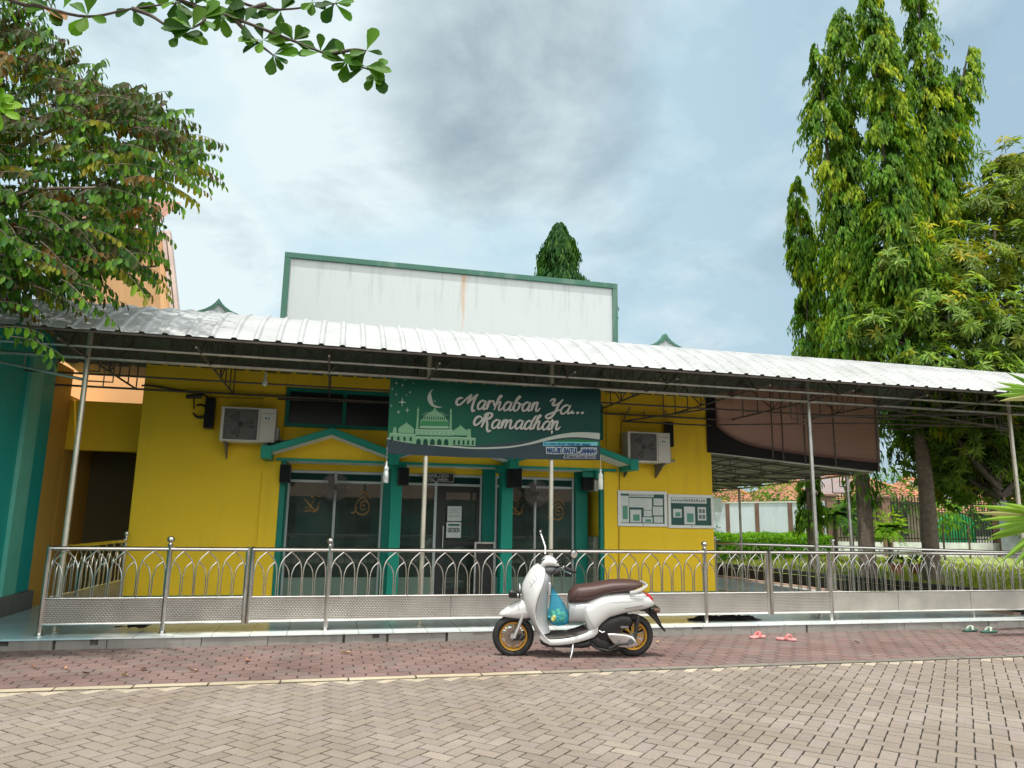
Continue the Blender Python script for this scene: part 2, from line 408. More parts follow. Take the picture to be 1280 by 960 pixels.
# ================================================================== SETTING
def clip(poly, ax, lim, keep_less):
    out = []
    for i in range(len(poly)):
        a, b = poly[i], poly[(i+1) % len(poly)]
        ia = (a[ax] <= lim) == keep_less; ib = (b[ax] <= lim) == keep_less
        if ia: out.append(a)
        if ia != ib:
            t = (lim-a[ax])/(b[ax]-a[ax]); out.append((a[0]+(b[0]-a[0])*t, a[1]+(b[1]-a[1])*t))
    return out
def area(p): return abs(sum(p[i][0]*p[(i+1) % len(p)][1]-p[(i+1) % len(p)][0]*p[i][1] for i in range(len(p))))/2
def stone(mb, poly, z, c, joint=.0042, bev=.004):
    n = len(poly); cx = sum(p[0] for p in poly)/n; cy = sum(p[1] for p in poly)/n
    def ins(d):
        o = []
        for x, y in poly:
            l = math.hypot(x-cx, y-cy); o.append((cx+(x-cx)*(1-d/l), cy+(y-cy)*(1-d/l)))
        return o
    z += rnd.uniform(-.0013, .0013); tx = rnd.uniform(-.008, .008); ty = rnd.uniform(-.008, .008)
    top = [(x, y, z+(x-cx)*tx+(y-cy)*ty) for x, y in ins(joint*1.4+bev)]
    mid = [(x, y, z-bev+(x-cx)*tx+(y-cy)*ty) for x, y in ins(joint*1.4)]
    bot = [(x, y, z-.02) for x, y in ins(joint*1.4)]
    vs = top+mid+bot; o = len(mb.v); mb.v += vs
    fs = [(tuple(range(n)), c)]; c1 = tuple(k*.66 for k in c); c2 = tuple(k*.32 for k in c)      # worn arris, dirty joint flank
    for i in range(n):
        j = (i+1) % n; fs += [((i, n+i, n+j, j), c1), ((n+i, 2*n+i, 2*n+j, n+j), c2)]
    for f, k in fs: mb.f.append([o+q for q in f]); mb.mi.append(0); mb.fc.append(k)
# ground sheet to the horizon
mb = MB(); mb.add([(-900, -900, -.06), (900, -900, -.06), (900, 1500, -.06), (-900, 1500, -.06)], [(0, 1, 2, 3)])
tag(mb.build('ground', SOIL), kind='structure')
# road: herringbone concrete pavers laid at 45 degrees
mb = MB(); W = .105; s2 = math.sqrt(.5)
YB = 7.0
for i in range(-140, 190):
    for j in range(-140, 190):
        k = (i-j) % 4
        if k == 0: q = [(i, j), (i+2, j), (i+2, j+1), (i, j+1)]
        elif k == 3: q = [(i, j), (i+1, j), (i+1, j+2), (i, j+2)]
        else: continue
        q = [((a-b)*W*s2+2.03, (a+b)*W*s2) for a, b in q]
        cx = sum(p[0] for p in q)/4; cy = sum(p[1] for p in q)/4
        if cy > YB+.2 or cy < -1.2 or cx < -7.5 or cx > 13: continue
        full = area(q); q = clip(q, 1, YB-.012, True)
        if len(q) < 3 or area(q) < .0008: continue
        cut = area(q) < full*.93
        v = rnd.gauss(1, .045)
        if rnd.random() < .04: v *= 1.10
        if rnd.random() < .04: v *= .88
        c = (.318*v, .270*v*rnd.uniform(.985, 1.01), .234*v*rnd.uniform(.95, 1.03))
        if cut and rnd.random() < .75: c = (.53*v, .46*v, .36*v)
        stone(mb, q, 0., c)
road = tag(mb.build('road', PAVER, fixn=False), kind='structure')
mb = MB(); mb.add([(-40, -30, -.011), (60, -30, -.011), (60, 9.1, -.011), (-40, 9.1, -.011)], [(0, 1, 2, 3)])
tag(mb.build('road_bed', JOINT), kind='structure')
# flush border row between road and pavement
mb = MB(); x = -7.5
while x < 13:
    L = .6+rnd.uniform(-.03, .03); v = rnd.uniform(.85, 1.1)
    f = min(1, max(0, (2.6-x)/1.2)); base = [.56*f+.25*(1-f), .49*f+.235*(1-f), .36*f+.20*(1-f)]
    y0 = YB+rnd.uniform(-.006, .006)
    stone(mb, [(x, y0), (x+L, y0+rnd.uniform(-.004, .004)), (x+L, y0+.10), (x, y0+.10)], .006, tuple(b*v for b in base), .004)
    x += L
tag(mb.build('road_border', PAVER, fixn=False), kind='structure')
# pavement: red interlocking hexagonal pavers
mb = MB(); hx = .118
for i in range(-60, 110):
    for j in range(-2, 24):
        cx = i*hx*1.732+(j % 2)*hx*.866; cy = YB+.1+j*hx*1.5*.82+rnd.uniform(-.002, .002)
        if cx < -7.5 or cx > 13: continue
        q = [(cx+hx*1.0*math.cos(R_(30+60*k)), cy+hx*.82*math.sin(R_(30+60*k))) for k in range(6)]
        q = clip(clip(q, 1, YB+.106, False), 1, 9.06, True)
        if len(q) < 3 or area(q) < .002: continue
        v = rnd.gauss(1, .05); t = rnd.random()
        c = (.268*v, .180*v, .165*v) if t > .28 else (.245*v, .188*v, .172*v)
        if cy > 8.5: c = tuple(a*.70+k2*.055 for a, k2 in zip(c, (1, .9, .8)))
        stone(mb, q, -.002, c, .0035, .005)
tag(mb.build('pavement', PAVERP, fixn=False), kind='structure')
# terrace floor (glazed tiles) and concrete kerb
mb = MB(); mb.add([(-9, 8.985, .115), (16, 8.985, .115), (16, 17.5, .115), (-9, 17.5, .115), (-9, 8.985, .098), (16, 8.985, .098)], [(0, 1, 2, 3), (0, 4, 5, 1)])
tag(mb.build('terrace', TERR), kind='structure')
mb = MB(); x = -9.
while x < 15:
    L = rnd.choice([.5, .7, .85, .95]); d = rnd.uniform(-.008, .008); g1 = rnd.choice([.006, .008, .012, .03])
    zt = .096; n = 6
    for k in range(n):
        xa = x+(L-g1)*k/n; xb = x+(L-g1)*(k+1)/n; ch = rnd.random()
        zz_ = zt-(rnd.uniform(.02, .06) if ch < .07 else 0)
        mb.box(xa, xb-(0 if k < n-1 else 0), 9.0+d+rnd.uniform(-.004, .004), 9.3, -.03, zz_)
    x += L
kerb = tag(mb.build('kerb', CONC), kind='structure')
mb = MB(); mb.box(-9, 15, 9.035, 9.31, -.05, .094); tag(mb.build('kerb_core', mat('kerb_gap_concrete', (.10, .095, .085), .9, var=.4, vscale=12)), kind='structure')
# raised lawn soil
mb = MB(); mb.add([(9.62, 14.5, .36), (9.2, 18.4, .36), (9.2, 26, .36), (40, 26, .36), (40, 9.45, .36), (10.3, 9.45, .36)], [(5, 4, 3, 2, 1, 0)])
tag(mb.build('garden_ground', GRASS), kind='structure')

# ================================================================== MOSQUE
F = 11.8; G = 12.30
mosque = empty('mosque', (1.8, F, .1), label='low yellow mosque with three gabled porch bays, teal columns and a white box parapet', cat='mosque')
mb = MB()
mb.box(-2.84, -.78, F, F+.25, .1, 4.3)
mb.box(4.5, 6.56, F, F+.25, .1, 4.3)
mb.box(-.78, 4.5, F, F+.12, 2.30, 2.80); mb.box(-.78, 4.5, F, F+.25, 3.42, 4.3)
mb.box(-.78, 4.5, G, G+.12, 2.16, 2.62)                # header over the glazing
mb.box(-2.84, -2.64, F+.25, 20, .1, 4.3); mb.box(6.36, 6.56, F+.25, 20, .1, 4.3)
mb.box(-2.64, 6.36, 19.8, 20, .1, 4.3)
mb.box(4.5, 4.62, F+.25, G+.3, .1, 2.3)
wall = mb.build('wall', YEL, mosque, bevel=.012)
# pale pilaster strips on the yellow wall
for q in ((-1.05, -.785, F-.03, F+.01, .1, 2.25), (4.505, 4.74, F-.03, F+.01, .1, 2.25), (-1.12, -.80, F-.025, F+.01, 2.62, 3.62), (4.56, 4.80, F-.025, F+.01, 2.62, 3.62)):
    mb = MB(); mb.box(*q); mb.build('wall_pilaster', YEL, mosque, bevel=.006)
for q in ((-2.84, -1.05), (4.74, 6.56)):
    mb = MB(); mb.box(q[0], q[1], F-.022, F+.01, .1, .262); mb.build('skirting', TEALD, mosque)
mb = MB(); mb.box(-2.84, 6.56, F+.1, 20, 4.3, 4.42); mb.build('roof_slab', CONC, mosque)
mb = MB(); mb.box(-.78, 4.5, F+.121, G+.12, 2.262, 2.296); mb.build('porch_ceiling', SOFFIT, mosque)
# dark room behind the glazing
mb = MB(); mb.box(-.9, 4.45, 16.0, 16.1, .1, 2.6); mb.box(-.9, 4.45, G+.13, 16.0, 2.58, 2.62); mb.box(-.9, -.8, G+.13, 16, .1, 2.6); mb.box(4.36, 4.45, G+.35, 16, .1, 2.6)
room = mb.build('inner_wall', mat('inner_room_paint', (.5, .58, .52), .7), mosque)
mb = MB()
for px_ in (.3, 1.3, 2.9, 3.95): mb.box(px_, px_+.22, 14.2, 14.45, .1, 2.57)
mb.build('inner_column', mat('inner_column_paint', (.10, .32, .26), .6), mosque)
# teal columns and back pilasters
for x0, x1 in ((.90, 1.075), (2.69, 2.88)):
    mb = MB(); mb.box(x0, x1, F-.14, F+.10, .1, 2.28)
    mb.box(x0-.06, x1+.06, F-.17, F+.119, 2.18, 2.299)
    mb.build('column', TEAL, mosque, bevel=.008)
for x0, x1, m_ in ((-.80, -.69, TEALD), (.82, 1.10, TEALD), (2.49, 2.70, TEALD), (4.14, 4.36, TEALD)):
    mb = MB(); mb.box(x0, x1, G-.10, G+.11, .1, 2.262); mb.build('pilaster', m_, mosque, bevel=.006)
mb = MB(); mb.box(4.44, 4.503, F-.012, F+.08, .1, 2.28); mb.build('corner_strip', TEALD, mosque)
mb = MB(); mb.box(-.782, -.70, F-.012, F+.08, .1, 2.28); mb.build('corner_strip', TEALD, mosque)
mb = MB(); mb.box(4.36, 4.50, F-.01, F+.12, 2.14, 2.30); mb.box(4.15, 4.44, F+.06, F+.11, 2.16, 2.26); mb.build('corner_beam', TEALD, mosque)
# small things seen through the open end of the porch
# glazed bays
def glaze(x0, x1, mull, door=None):
    fr = MB(); y0, y1 = G-.005, G+.045
    fr.box(x0, x1, y0, y1, 2.115, 2.158); fr.box(x0, x1, y0, y1, 1.965, 2.005)
    fr.box(x0, x0+.035, y0-.004, y1+.004, .12, 2.162); fr.box(x1-.035, x1, y0-.004, y1+.004, .12, 2.162)
    for m in mull: fr.box(m-.022, m+.022, y0-.006, y1+.006, .12, 2.160)
    f = fr.build('window_frame', GREYPAINT, mosque, bevel=.004)
    p = MB(); p.box(x0+.035, x1-.035, G+.012, G+.024, 2.006, 2.114); p.build('transom_panel', DARKTEALGLASS, f)
    segs = sorted([x0+.035]+[v for m in mull for v in (m-.022, m+.022)]+[x1-.035])
    for a, b in zip(segs[::2], segs[1::2]):
        if door and a >= door-.1: continue
        q = MB(); q.box(a, b, G+.014, G+.022, .46, 1.966); q.build('glass_pane', GLASS, f)
        q = MB(); q.box(a+.002, b-.002, G+.004, G+.034, .115, .44); q.box(a, b, G-.002, G+.04, .44, .47); q.build('sill_panel', SILL, f)
    return f
glaze(-.69, .82, [.055]); glaze(1.10, 2.49, [1.70], 1.7); glaze(2.72, 4.14, [3.43])
dr = MB(); d0, d1 = 1.725, 2.452
dr.box(d0, d0+.15, G-.002, G+.05, .12, 1.962); dr.box(d1-.06, d1, G-.002, G+.05, .12, 1.962); dr.box(d0+.15, d1-.06, G-.002, G+.05, 1.86, 1.962)
dr.box(d0+.15, d1-.06, G-.002, G+.05, .12, .30); dr.box(d0+.15, d1-.06, G-.001, G+.049, .98, 1.06); dr.box(d0+.15, d1-.06, G-.001, G+.049, 1.335, 1.36)
door = dr.build('door', mat('dark_door_frame', (.014, .020, .019), .4), mosque, bevel=.004)
q = MB(); q.box(d0+.15, d1-.06, G+.02, G+.028, .30, 1.86); q.build('glass_pane', GLASS, door)
q = MB(); q.tube([(d0+.11, G-.06, .95), (d0+.11, G-.06, 1.30)], .012); q.tube([(d0+.11, G-.06, .98), (d0+.11, G, .98)], .008); q.tube([(d0+.11, G-.06, 1.27), (d0+.11, G, 1.27)], .008); q.build('handle', STEEL, door, smooth=True)
# long louvred window strip
fr = MB(); wx0, wx1 = -.78, 4.5; nx = 6
fr.box(wx0, wx1, F-.015, F+.1, 3.36, 3.421); fr.box(wx0, wx1, F-.015, F+.1, 2.80, 2.86)
for k in range(nx+1):
    xx = wx0+.03+(wx1-wx0-.06)*k/nx; fr.box(xx-.03, xx+.03, F-.018, F+.103, 2.802, 3.419)
f = fr.build('upper_window', TEALD, mosque, bevel=.004)
lv = MB(); lv.box(wx0, wx1, F+.11, F+.12, 2.801, 3.42)
lv.box(wx0+.04, wx1-.04, F+.05, F+.06, 2.83, 3.39); lv.build('dark_glass', LOUVRE, f)
# gabled porch roofs
PY0, PY1 = 11.28, F
def gable(x0, x1, xa, z0, za, ends):
    t = .105
    pr = MB(); poly = [(x0, z0), (xa, za), (x1, z0), (x1, z0-t), (xa, za-t), (x0, z0-t)]
    pr.prism(poly, PY0, PY1-.002)
    if ends[0]: pr.box(x0-.07, x0+.08, PY0-.012, PY1-.004, z0-.17, z0+.02)
    else: pr.box(x0-.10, x0+.06, PY0+.01, PY1-.004, z0-.20, z0-.02)
    if ends[1]: pr.box(x1-.08, x1+.07, PY0-.012, PY1-.004, z0-.17, z0+.02)
    r = pr.build('porch_gable', TEAL, mosque, bevel=.010)
    so = MB()
    for a, b in (((x0+.08, z0-t-.004+(za-z0)*.08/(xa-x0)), (xa, za-t-.004)), ((xa, za-t-.004), (x1-.08, z0-t-.004+(za-z0)*.08/(x1-xa)))):
        so.add([(a[0], PY0+.03, a[1]), (b[0], PY0+.03, b[1]), (b[0], PY1-.004, b[1]), (a[0], PY1-.004, a[1])], [(0, 1, 2, 3)])
    so.build('soffit', SOFFIT, r)
    bb = MB(); bb.box(x0+.12, x1-.12, F-.035, F-.001, 2.265, 2.305); bb.build('base_moulding', TEAL, r)
gable(-.98, .90, -.05, 2.43, 2.755, (1, 0)); gable(.92, 2.80, 1.86, 2.43, 2.755, (0, 0)); gable(2.82, 4.86, 3.86, 2.43, 2.755, (0, 1))
# parapet box with trim, ogee gablets
mb = MB(); mb.box(-1.0, 5.05, 12.5, 18.5, 4.42, 5.87); par = mb.build('parapet', PARAPET, mosque)
tr = MB(); tr.box(-1.02, 5.07, 12.46, 12.52, 5.785, 5.885); tr.box(-1.02, -.92, 12.458, 12.522, 4.42, 5.782); tr.box(4.97, 5.07, 12.458, 12.522, 4.42, 5.782)
tr.box(-1.021, -.96, 12.521, 18.5, 5.76, 5.884); tr.box(5.01, 5.071, 12.521, 18.5, 5.76, 5.884)
tr.build('parapet_trim', TRIM, par, bevel=.008)
def ogee(cx_, zt):
    pts = [(0, zt), (.05, zt-.075), (.11, zt-.135), (.20, zt-.195), (.33, zt-.25), (.48, zt-.295), (.62, zt-.34), (.74, zt-.42), (.80, zt-.55), (.80, zt-.8)]
    out = [(cx_-a, b) for a, b in pts[::-1]]+[(cx_+a, b) for a, b in pts[1:]]
    mb = MB(); mb.prism(out, 12.5, 12.62); o = mb.build('ogee_gablet', PARAPET, mosque)
    ins = [(cx_+(a-cx_)*.90, b-.05-(0 if abs(a-cx_) > .05 else .05)) for a, b in out]
    tb = MB(); n = len(out); vs = [(a, 12.47, b) for a, b in out]+[(a, 12.47, b) for a, b in ins]+[(a, 12.64, b+.012) for a, b in out]
    tb.add(vs, [(i, i+1, n+i+1, n+i) for i in range(n-1)]+[(i, i+1, 2*n+i+1, 2*n+i) for i in range(n-1)])
    tb.build('gablet_trim', TRIM, o)
ogee(-2.01, 4.965); ogee(6.06, 4.985)
# calligraphy decals on the panes
def decal(strokes, ox, oz, sc_, r=.011):
    d = MB()
    for i, s in enumerate(strokes):
        P = cr([(a, 0, b) for a, b in s], 6); y = G+.009-.0005*i; n = len(P); vs = []
        for k, p in enumerate(P):
            t = (P[min(k+1, n-1)]-P[max(k-1, 0)]).normalized(); nn = Vector((-t.z, 0, t.x)); ww = r/sc_*(.35+.65*math.sin(math.pi*min(1, max(0, k/(n-1))))**.6)*(1.25 if abs(t.x) > .6 else .75)
            for sg in (-1, 1): q = p+nn*ww*sg; vs.append((ox+q.x*sc_, y-k*.00002, oz+q.z*sc_))
        d.add(vs, [(2*k, 2*k+1, 2*k+3, 2*k+2) for k in range(n-1)])
    return d.build('calligraphy_decal', mat('gold_decal', (.20, .115, .022), .5, .2), mosque)
ALLAH = [[(1.0, 1.5), (.97, .8), (1.0, .1)], [(.75, 1.2), (.74, .5), (.62, .1), (.45, .12), (.42, .6), (.44, 1.1)], [(.44, 1.1), (.40, .4), (.28, .05), (.05, .05), (-.12, .25), (-.05, .5), (.10, .42), (.12, .15)], [(.40, 1.6), (.50, 1.35), (.60, 1.55), (.70, 1.35), (.80, 1.6)], [(.5, 1.85), (.75, 2.0)]]
MUHAM = [[(.9, .8), (.7, 1.0), (.45, .95), (.15, .6), (.05, .2), (.25, -.2), (.7, -.3), (1.05, .0), (1.05, .5), (.8, .75), (.5, .6), (.42, .25), (.62, .05), (.85, .2)], [(.25, 1.0), (.55, 1.45), (.95, 1.2), (1.2, .9)], [(-.3, -.1), (-.1, -.2), (.1, .0), (.2, .3)], [(.5, 1.9), (.62, 1.55)], [(.55, .45), (.70, .38), (.78, .50)]]
XX = [[(0, 0), (.4, .1), (.6, .6), (.85, 1.1)], [(.0, 1.0), (.25, .75), (.5, .45), (.95, .1), (1.2, .35)], [(.45, .1), (.8, .0), (1.0, .2), (1.25, .9)], [(.5, 1.3), (.6, 1.1), (.72, 1.3)], [(.1, .35), (.3, .3)], [(1.0, 1.2), (1.3, 1.25)]]
decal(XX, -.42, 1.50, .20); decal(MUHAM, .38, 1.53, .21)
decal(XX, 2.98, 1.51, .20); decal(MUHAM, 3.72, 1.50, .21)

# ================================================================== NEIGHBOUR BUILDINGS ON THE LEFT
lh = empty('house', (-4.0, 11, .1), label='turquoise and ochre house wall with pale pilasters beside the mosque alley', cat='house')
mb = MB(); mb.box(-9, -4.0, 5.8, 11.70, .36, 3.9); mb.build('wall', TEALW, lh)
mb = MB(); mb.box(-9, -4.005, 11.70, 12.4, .1, 3.6); mb.box(-9, -4.0, 12.401, 20, .1, 3.2); mb.build('side_wall', TAN, lh)
mb = MB(); mb.box(-8.9, -3.93, 5.8, 11.72, .1, .361); mb.build('plinth', PLINTH, lh, bevel=.01)
for y in (10.72, 9.3): 
    mb = MB(); mb.box(-4.02, -3.95, y, y+.42, .362, 3.5); mb.build('pilaster', TEALL, lh, bevel=.008)
mb = MB(); mb.box(-9, -3.9, 5.7, 11.7, 3.9, 4.0); mb.build('roof_slab', CONC, lh)
aw = empty('alley_wall', (-3.4, 12.4, .1), label='yellow lintel wall with a dark alley opening left of the mosque', cat='wall')
mb = MB(); mb.box(-3.999, -2.845, 12.4, 12.6, 2.37, 3.13); mb.build('lintel', YEL, aw, bevel=.01)
mb = MB(); mb.box(-3.999, -2.845, 12.6, 19.5, 2.45, 2.6); mb.box(-3.999, -2.845, 13.75, 13.9, .1, 2.45); mb.build('alley_lining', mat('alley_shade_tone', (.11, .092, .04), .8), aw)  # dark tone imitates the shade inside the alley
gh = empty('gabled_house', (-5.5, 15, .1), label='tall peach house with a red tiled roof rising behind the left tree', cat='house')
mb = MB(); mb.prism([(-4.75, .1), (-3.0, .1), (-3.05, 4.9), (-3.06, 5.0), (-3.36, 6.55), (-4.75, 6.75)], 14.0, 14.25); mb.box(-4.75, -4.2, 14.25, 19, .1, 6.0); mb.build('wall', PEACH, gh)
mb = MB()
for o_ in (0, .09): mb.prism([(-3.03+o_, 4.95), (-3.34+o_, 6.56), (-3.28+o_, 6.58), (-2.97+o_, 4.95)], 13.9-o_*.5, 14.05)
mb.build('bargeboard', mat('pale_bargeboard', (.66, .52, .46), .7, var=.1), gh)
mb = MB()
for k in range(26):
    for j in range(14):
        x = -3.42-k*.13-j*.035; y = 13.55+j*.30; z = 6.50+j*.16+.02*math.sin(k*2.1)
        if x < -4.9: continue
        mb.add([(x, y, z), (x-.125, y, z+.012), (x-.125, y+.33, z+.175), (x, y+.33, z+.165), (x, y, z-.03), (x-.125, y, z-.02)], [(0, 1, 2, 3), (4, 5, 1, 0)])
mb.build('roof', TILED, gh)

# house across the street (seen mirrored in the glazing)
ah = empty('street_house', (2, -12, 0), label='low red roofed house with teal trim across the street, mirrored in the mosque glazing', cat='house')
mb = MB(); mb.box(-10, 14, -16, -12, 0, 1.5); mb.build('wall', mat('street_house_teal', (.12, .40, .34), .7, var=.5, vscale=.8), ah)
for x_ in (-7.5, -3.2, 0.4, 4.6, 8.9):
    mb = MB(); mb.box(x_, x_+1.6, -12.03, -11.98, .3, 2.0); mb.build('shutter', mat('street_shutter', (.06, .05, .045), .6, var=.4, vscale=.7), ah)
mb = MB(); mb.box(-10, 14, -16, -12, 1.5, 2.3); mb.build('upper_wall', mat('grey_house_wall', (.45, .45, .42), .8, var=.3, vscale=.7), ah)
mb = MB(); mb.prism([(-11.2, 2.3), (-16, 4.4), (-17, 2.3)], -11, 15, 'yz'); mb.build('roof', TILED, ah)
# ================================================================== MAIN CANOPY (barrel roof over the terrace)
ZB = 3.25; YE = 8.40; YC = 10.3; ZC = 4.05
def rz(y): return ZC-.69*((YC-y)/1.9)**2 if y < YC else ZC-.40*((y-YC)/1.5)**2
cano = empty('canopy', (2.5, 9.45, .115), label='long white arched sheet metal canopy on thin steel posts in front of the mosque', cat='canopy')
X0, X1 = -8.2, 13.5
prof = []; x = X0; pitch = .236
while x < X1:
    prof += [(x, 0), (x+pitch-.075, 0), (x+pitch-.055, .021), (x+pitch-.02, .021)]; x += pitch
NY = 26; ys = [YE+(11.86-YE)*k/NY for k in range(NY+1)]
def roofgrid(off, mi, mb):
    vs = []; fs = []; n = len(prof)
    for y in ys:
        dz = (rz(y+.01)-rz(y-.01))/.02; nl = math.hypot(1, dz)
        for (px_, h) in prof: vs.append((px_, y-dz/nl*(h+off), rz(y)+(h+off)/nl+.004*math.sin(px_*1.3+y)))
    for i in range(NY):
        for k in range(n-1): fs.append((i*n+k, i*n+k+1, (i+1)*n+k+1, (i+1)*n+k))
    mb.add(vs, fs, mi)
mb = MB(); roofgrid(0, 0, mb); mb.build('roof_sheet', ROOF, cano, smooth=True, ang=25, fixn=False)
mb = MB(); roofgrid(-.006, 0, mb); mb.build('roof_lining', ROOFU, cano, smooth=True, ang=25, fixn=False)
mb = MB(); mb.add([(-4.0, 11.80, 3.66), (-2.85, 11.80, 3.66), (-2.85, 12.75, 3.60), (-4.0, 12.75, 3.60)], [(0, 1, 2, 3)]); mb.build('alley_sheet', ROOFU, cano)  # sheet added over the alley to keep the sun off the lintel
for nm, y, z, r in (('eave_purlin', YE+.03, rz(YE+.03)-.035, .018), ('front_purlin', 8.78, ZB, .016), ('front_beam', 9.45, ZB, .024), ('wall_beam', 11.70, ZB, .016), ('mid_purlin', 10.6, ZB, .014)):
    mb = MB(); mb.tube([(X0, y, z), (X1, y, z)], r, 6); mb.build(nm, GALV if 'front' in nm else RUSTY, cano, smooth=True)
def roofpurlin(y):
    mb = MB(); mb.tube([(X0, y, rz(y)-.025), (X1, y, rz(y)-.025)], .013, 5); mb.build('roof_purlin', RUSTY, cano, smooth=True)
for y in (9.0, 9.7, 10.4, 11.1): roofpurlin(y)
tx = [-6.3, -4.6, -2.92, -1.55, -.12, 1.16, 2.86, 4.25, 5.60, 6.89, 8.1, 9.3, 10.62, 12.2]
for X in tx:
    mb = MB()
    arc = [(X, y, rz(y)-.02) for y in np.linspace(YE+.02, 11.75, 12)]
    mb.tube(arc, .014, 5); mb.tube([(X, YE+.05, ZB), (X, 11.75, ZB)], .014, 5)
    for y in (8.78, 9.1, 9.45, 9.9, 10.35, 10.8, 11.25, 11.7): mb.tube([(X, y, ZB), (X, y, rz(y)-.02)], .010, 5)
    ya = (8.78, 9.45, 10.35, 11.25)
    for k in range(3): mb.tube([(X, ya[k], rz(ya[k])-.02 if k % 2 else ZB), (X, ya[k+1], ZB if k % 2 else rz(ya[k+1])-.02)], .009, 5)
    mb.build('truss', RUSTY, cano, smooth=True)
mb = MB()
for a, b in zip(tx[:-1], tx[1:]):                       # verticals and lattice of the front truss
    n = max(2, int((b-a)/.42))
    for k in range(1, n): xx = a+(b-a)*k/n; mb.tube([(xx, 9.45, ZB), (xx, 9.45, rz(9.45)-.02)], .008, 5)
    mb.tube([(a, 9.45, ZB), ((a+b)/2, 9.45, rz(9.45)-.02), (b, 9.45, ZB)], .009, 5)
mb.build('front_lattice', RUSTY, cano, smooth=True)
mb = MB()                                              # end brace at the left post, drooping lattice at the right posts
mb.tube([(-2.92, 9.45, 2.98), (-4.9, 9.45, 3.32)], .018, 6)
for k in range(1, 6): xx = -2.92-.33*k; mb.tube([(xx, 9.45, ZB), (xx, 9.45, 2.98+.057*k)], .011, 5)
mb.build('end_brace', GALV, cano, smooth=True)
mb = MB()
P0, P1, P2 = (4.62, 10.9, ZB-.005), (4.80, 11.62, 3.12), (6.3, 9.6, ZB)
mb.tube([P0, P1], .013, 5); mb.tube([P1, (5.9, 10.6, ZB)], .014, 5); mb.tube([P1, (6.5, 11.68, 3.13)], .014, 5)
for k in range(1, 4):
    t = k/4; q = Vector(P1).lerp(Vector((5.9, 10.6, ZB)), t); mb.tube([q, (q.x, q.y, ZB+.02)], .011, 5)
mb.build('wall_lattice', RUSTY, cano, smooth=True)
mb = MB(); mb.tube([(-.9, 11.7, 3.21), (1.0, 11.7, 3.24)], .016, 5); mb.build('wall_rail', RUSTY, cano, smooth=True)
mb = MB()
for (a, b) in (((6.89, 3.02), (10.62, ZB)), ((10.62, 3.0), (7.6, ZB+.02))):
    mb.tube([(a[0], 9.47, a[1]), (b[0], 9.47, b[1])], .014, 5)
    for k in range(1, 6):
        t = k/6; xx = a[0]+(b[0]-a[0])*t; mb.tube([(xx, 9.47, a[1]+(b[1]-a[1])*t), (xx, 9.47, ZB)], .009, 5)
mb.tube([(6.6, 11.6, 3.14), (8.4, 10.2, 3.08), (10.62, 9.47, 3.03)], .012, 5)
mb.build('front_brace', RUSTY, cano, smooth=True)
def bracket(X, sgn):
    mb = MB(); z = ZB-.02
    for a, b in ((.14, .14), (.30, .26)):
        mb.tube([(X, 9.45, z-b), (X+sgn*a, 9.45, z-b), (X+sgn*a, 9.45, z)], .010, 5)
    mb.tube([(X+sgn*.05, 9.45, z-.32), (X+sgn*.20, 9.45, z-.32), (X+sgn*.20, 9.45, z-.06), (X+sgn*.44, 9.45, z-.06), (X+sgn*.44, 9.45, z)], .009, 5)
    mb.build('bracket', RUSTY, cano)
bracket(-2.92, 1); bracket(10.62, -1); bracket(6.89, -1)
for X, m_ in ((-2.92, POSTM), (1.16, POSTM), (2.86, POSTM), (6.89, GALV), (10.62, POSTM)):
    mb = MB(); mb.tube([(X, 9.45, .116), (X, 9.45, ZB+.3)], .030, 12); mb.lathe([(.055, .116), (.055, .125), (.034, .13)], (X, 9.45, 0), n=12)
    mb.build('post', m_, cano, smooth=True)

# ------------------------------------------------------------------ side canopy along the right of the mosque
sca = empty('side_canopy', (8.2, 13, .115), label='low grey sheet metal lean-to over the path right of the mosque', cat='canopy')
A, B_, C_, D_ = (6.58, 11.85, 2.66), (9.15, 10.88, 2.34), (9.15, 18.5, 2.10), (6.58, 18.5, 2.55)
mb = MB(); mb.add([(p[0], p[1], p[2]+.05) for p in (A, B_, C_, D_)], [(0, 1, 2, 3)]); mb.build('roof_sheet', ROOF, sca)
mb = MB(); n = 30; vs = []
for k in range(n+1):
    for j in range(2):
        t = k/n; p = Vector(A).lerp(Vector(D_), t) if j == 0 else Vector(B_).lerp(Vector(C_), t); vs.append((p.x, p.y, p.z+.03+(.02 if k % 2 else 0)))
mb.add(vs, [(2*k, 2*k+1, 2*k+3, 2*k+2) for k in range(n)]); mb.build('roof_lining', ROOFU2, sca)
mb = MB(); mb.tube([A, B_], .02, 6); mb.tube([B_, C_], .018, 6); mb.build('eave_beam', GALV, sca, smooth=True)
for k in range(8):
    t = (k+.5)/8; a = Vector(A).lerp(Vector(D_), t); b = Vector(B_).lerp(Vector(C_), t); lo = a.copy(); lo.z = b.z-.02
    mb = MB(); mb.tube([a, b], .014, 5); mb.tube([lo, b], .013, 5)
    for j in range(1, 5): q = a.lerp(b, j/5); mb.tube([q, (q.x, q.y, lo.z)], .009, 5)
    mb.tube([lo, a.lerp(b, .3), lo.lerp(b, .45), a.lerp(b, .62)], .009, 5)
    mb.build('truss', RUSTY, sca)
mb = MB()
for t in (.2, .45, .7): mb.tube([Vector(A).lerp(Vector(B_), t)-Vector((0, 0, .01)), Vector(D_).lerp(Vector(C_), t)], .012, 5)
mb.build('purlin', RUSTY, sca)
for (x, y, zt) in ((9.1, 11.5, 2.3), (9.1, 15.16, 2.2)):
    mb = MB(); mb.tube([(x, y, .116), (x, y, zt)], .028, 10); mb.build('post', GALV, sca, smooth=True)
mb = MB(); 
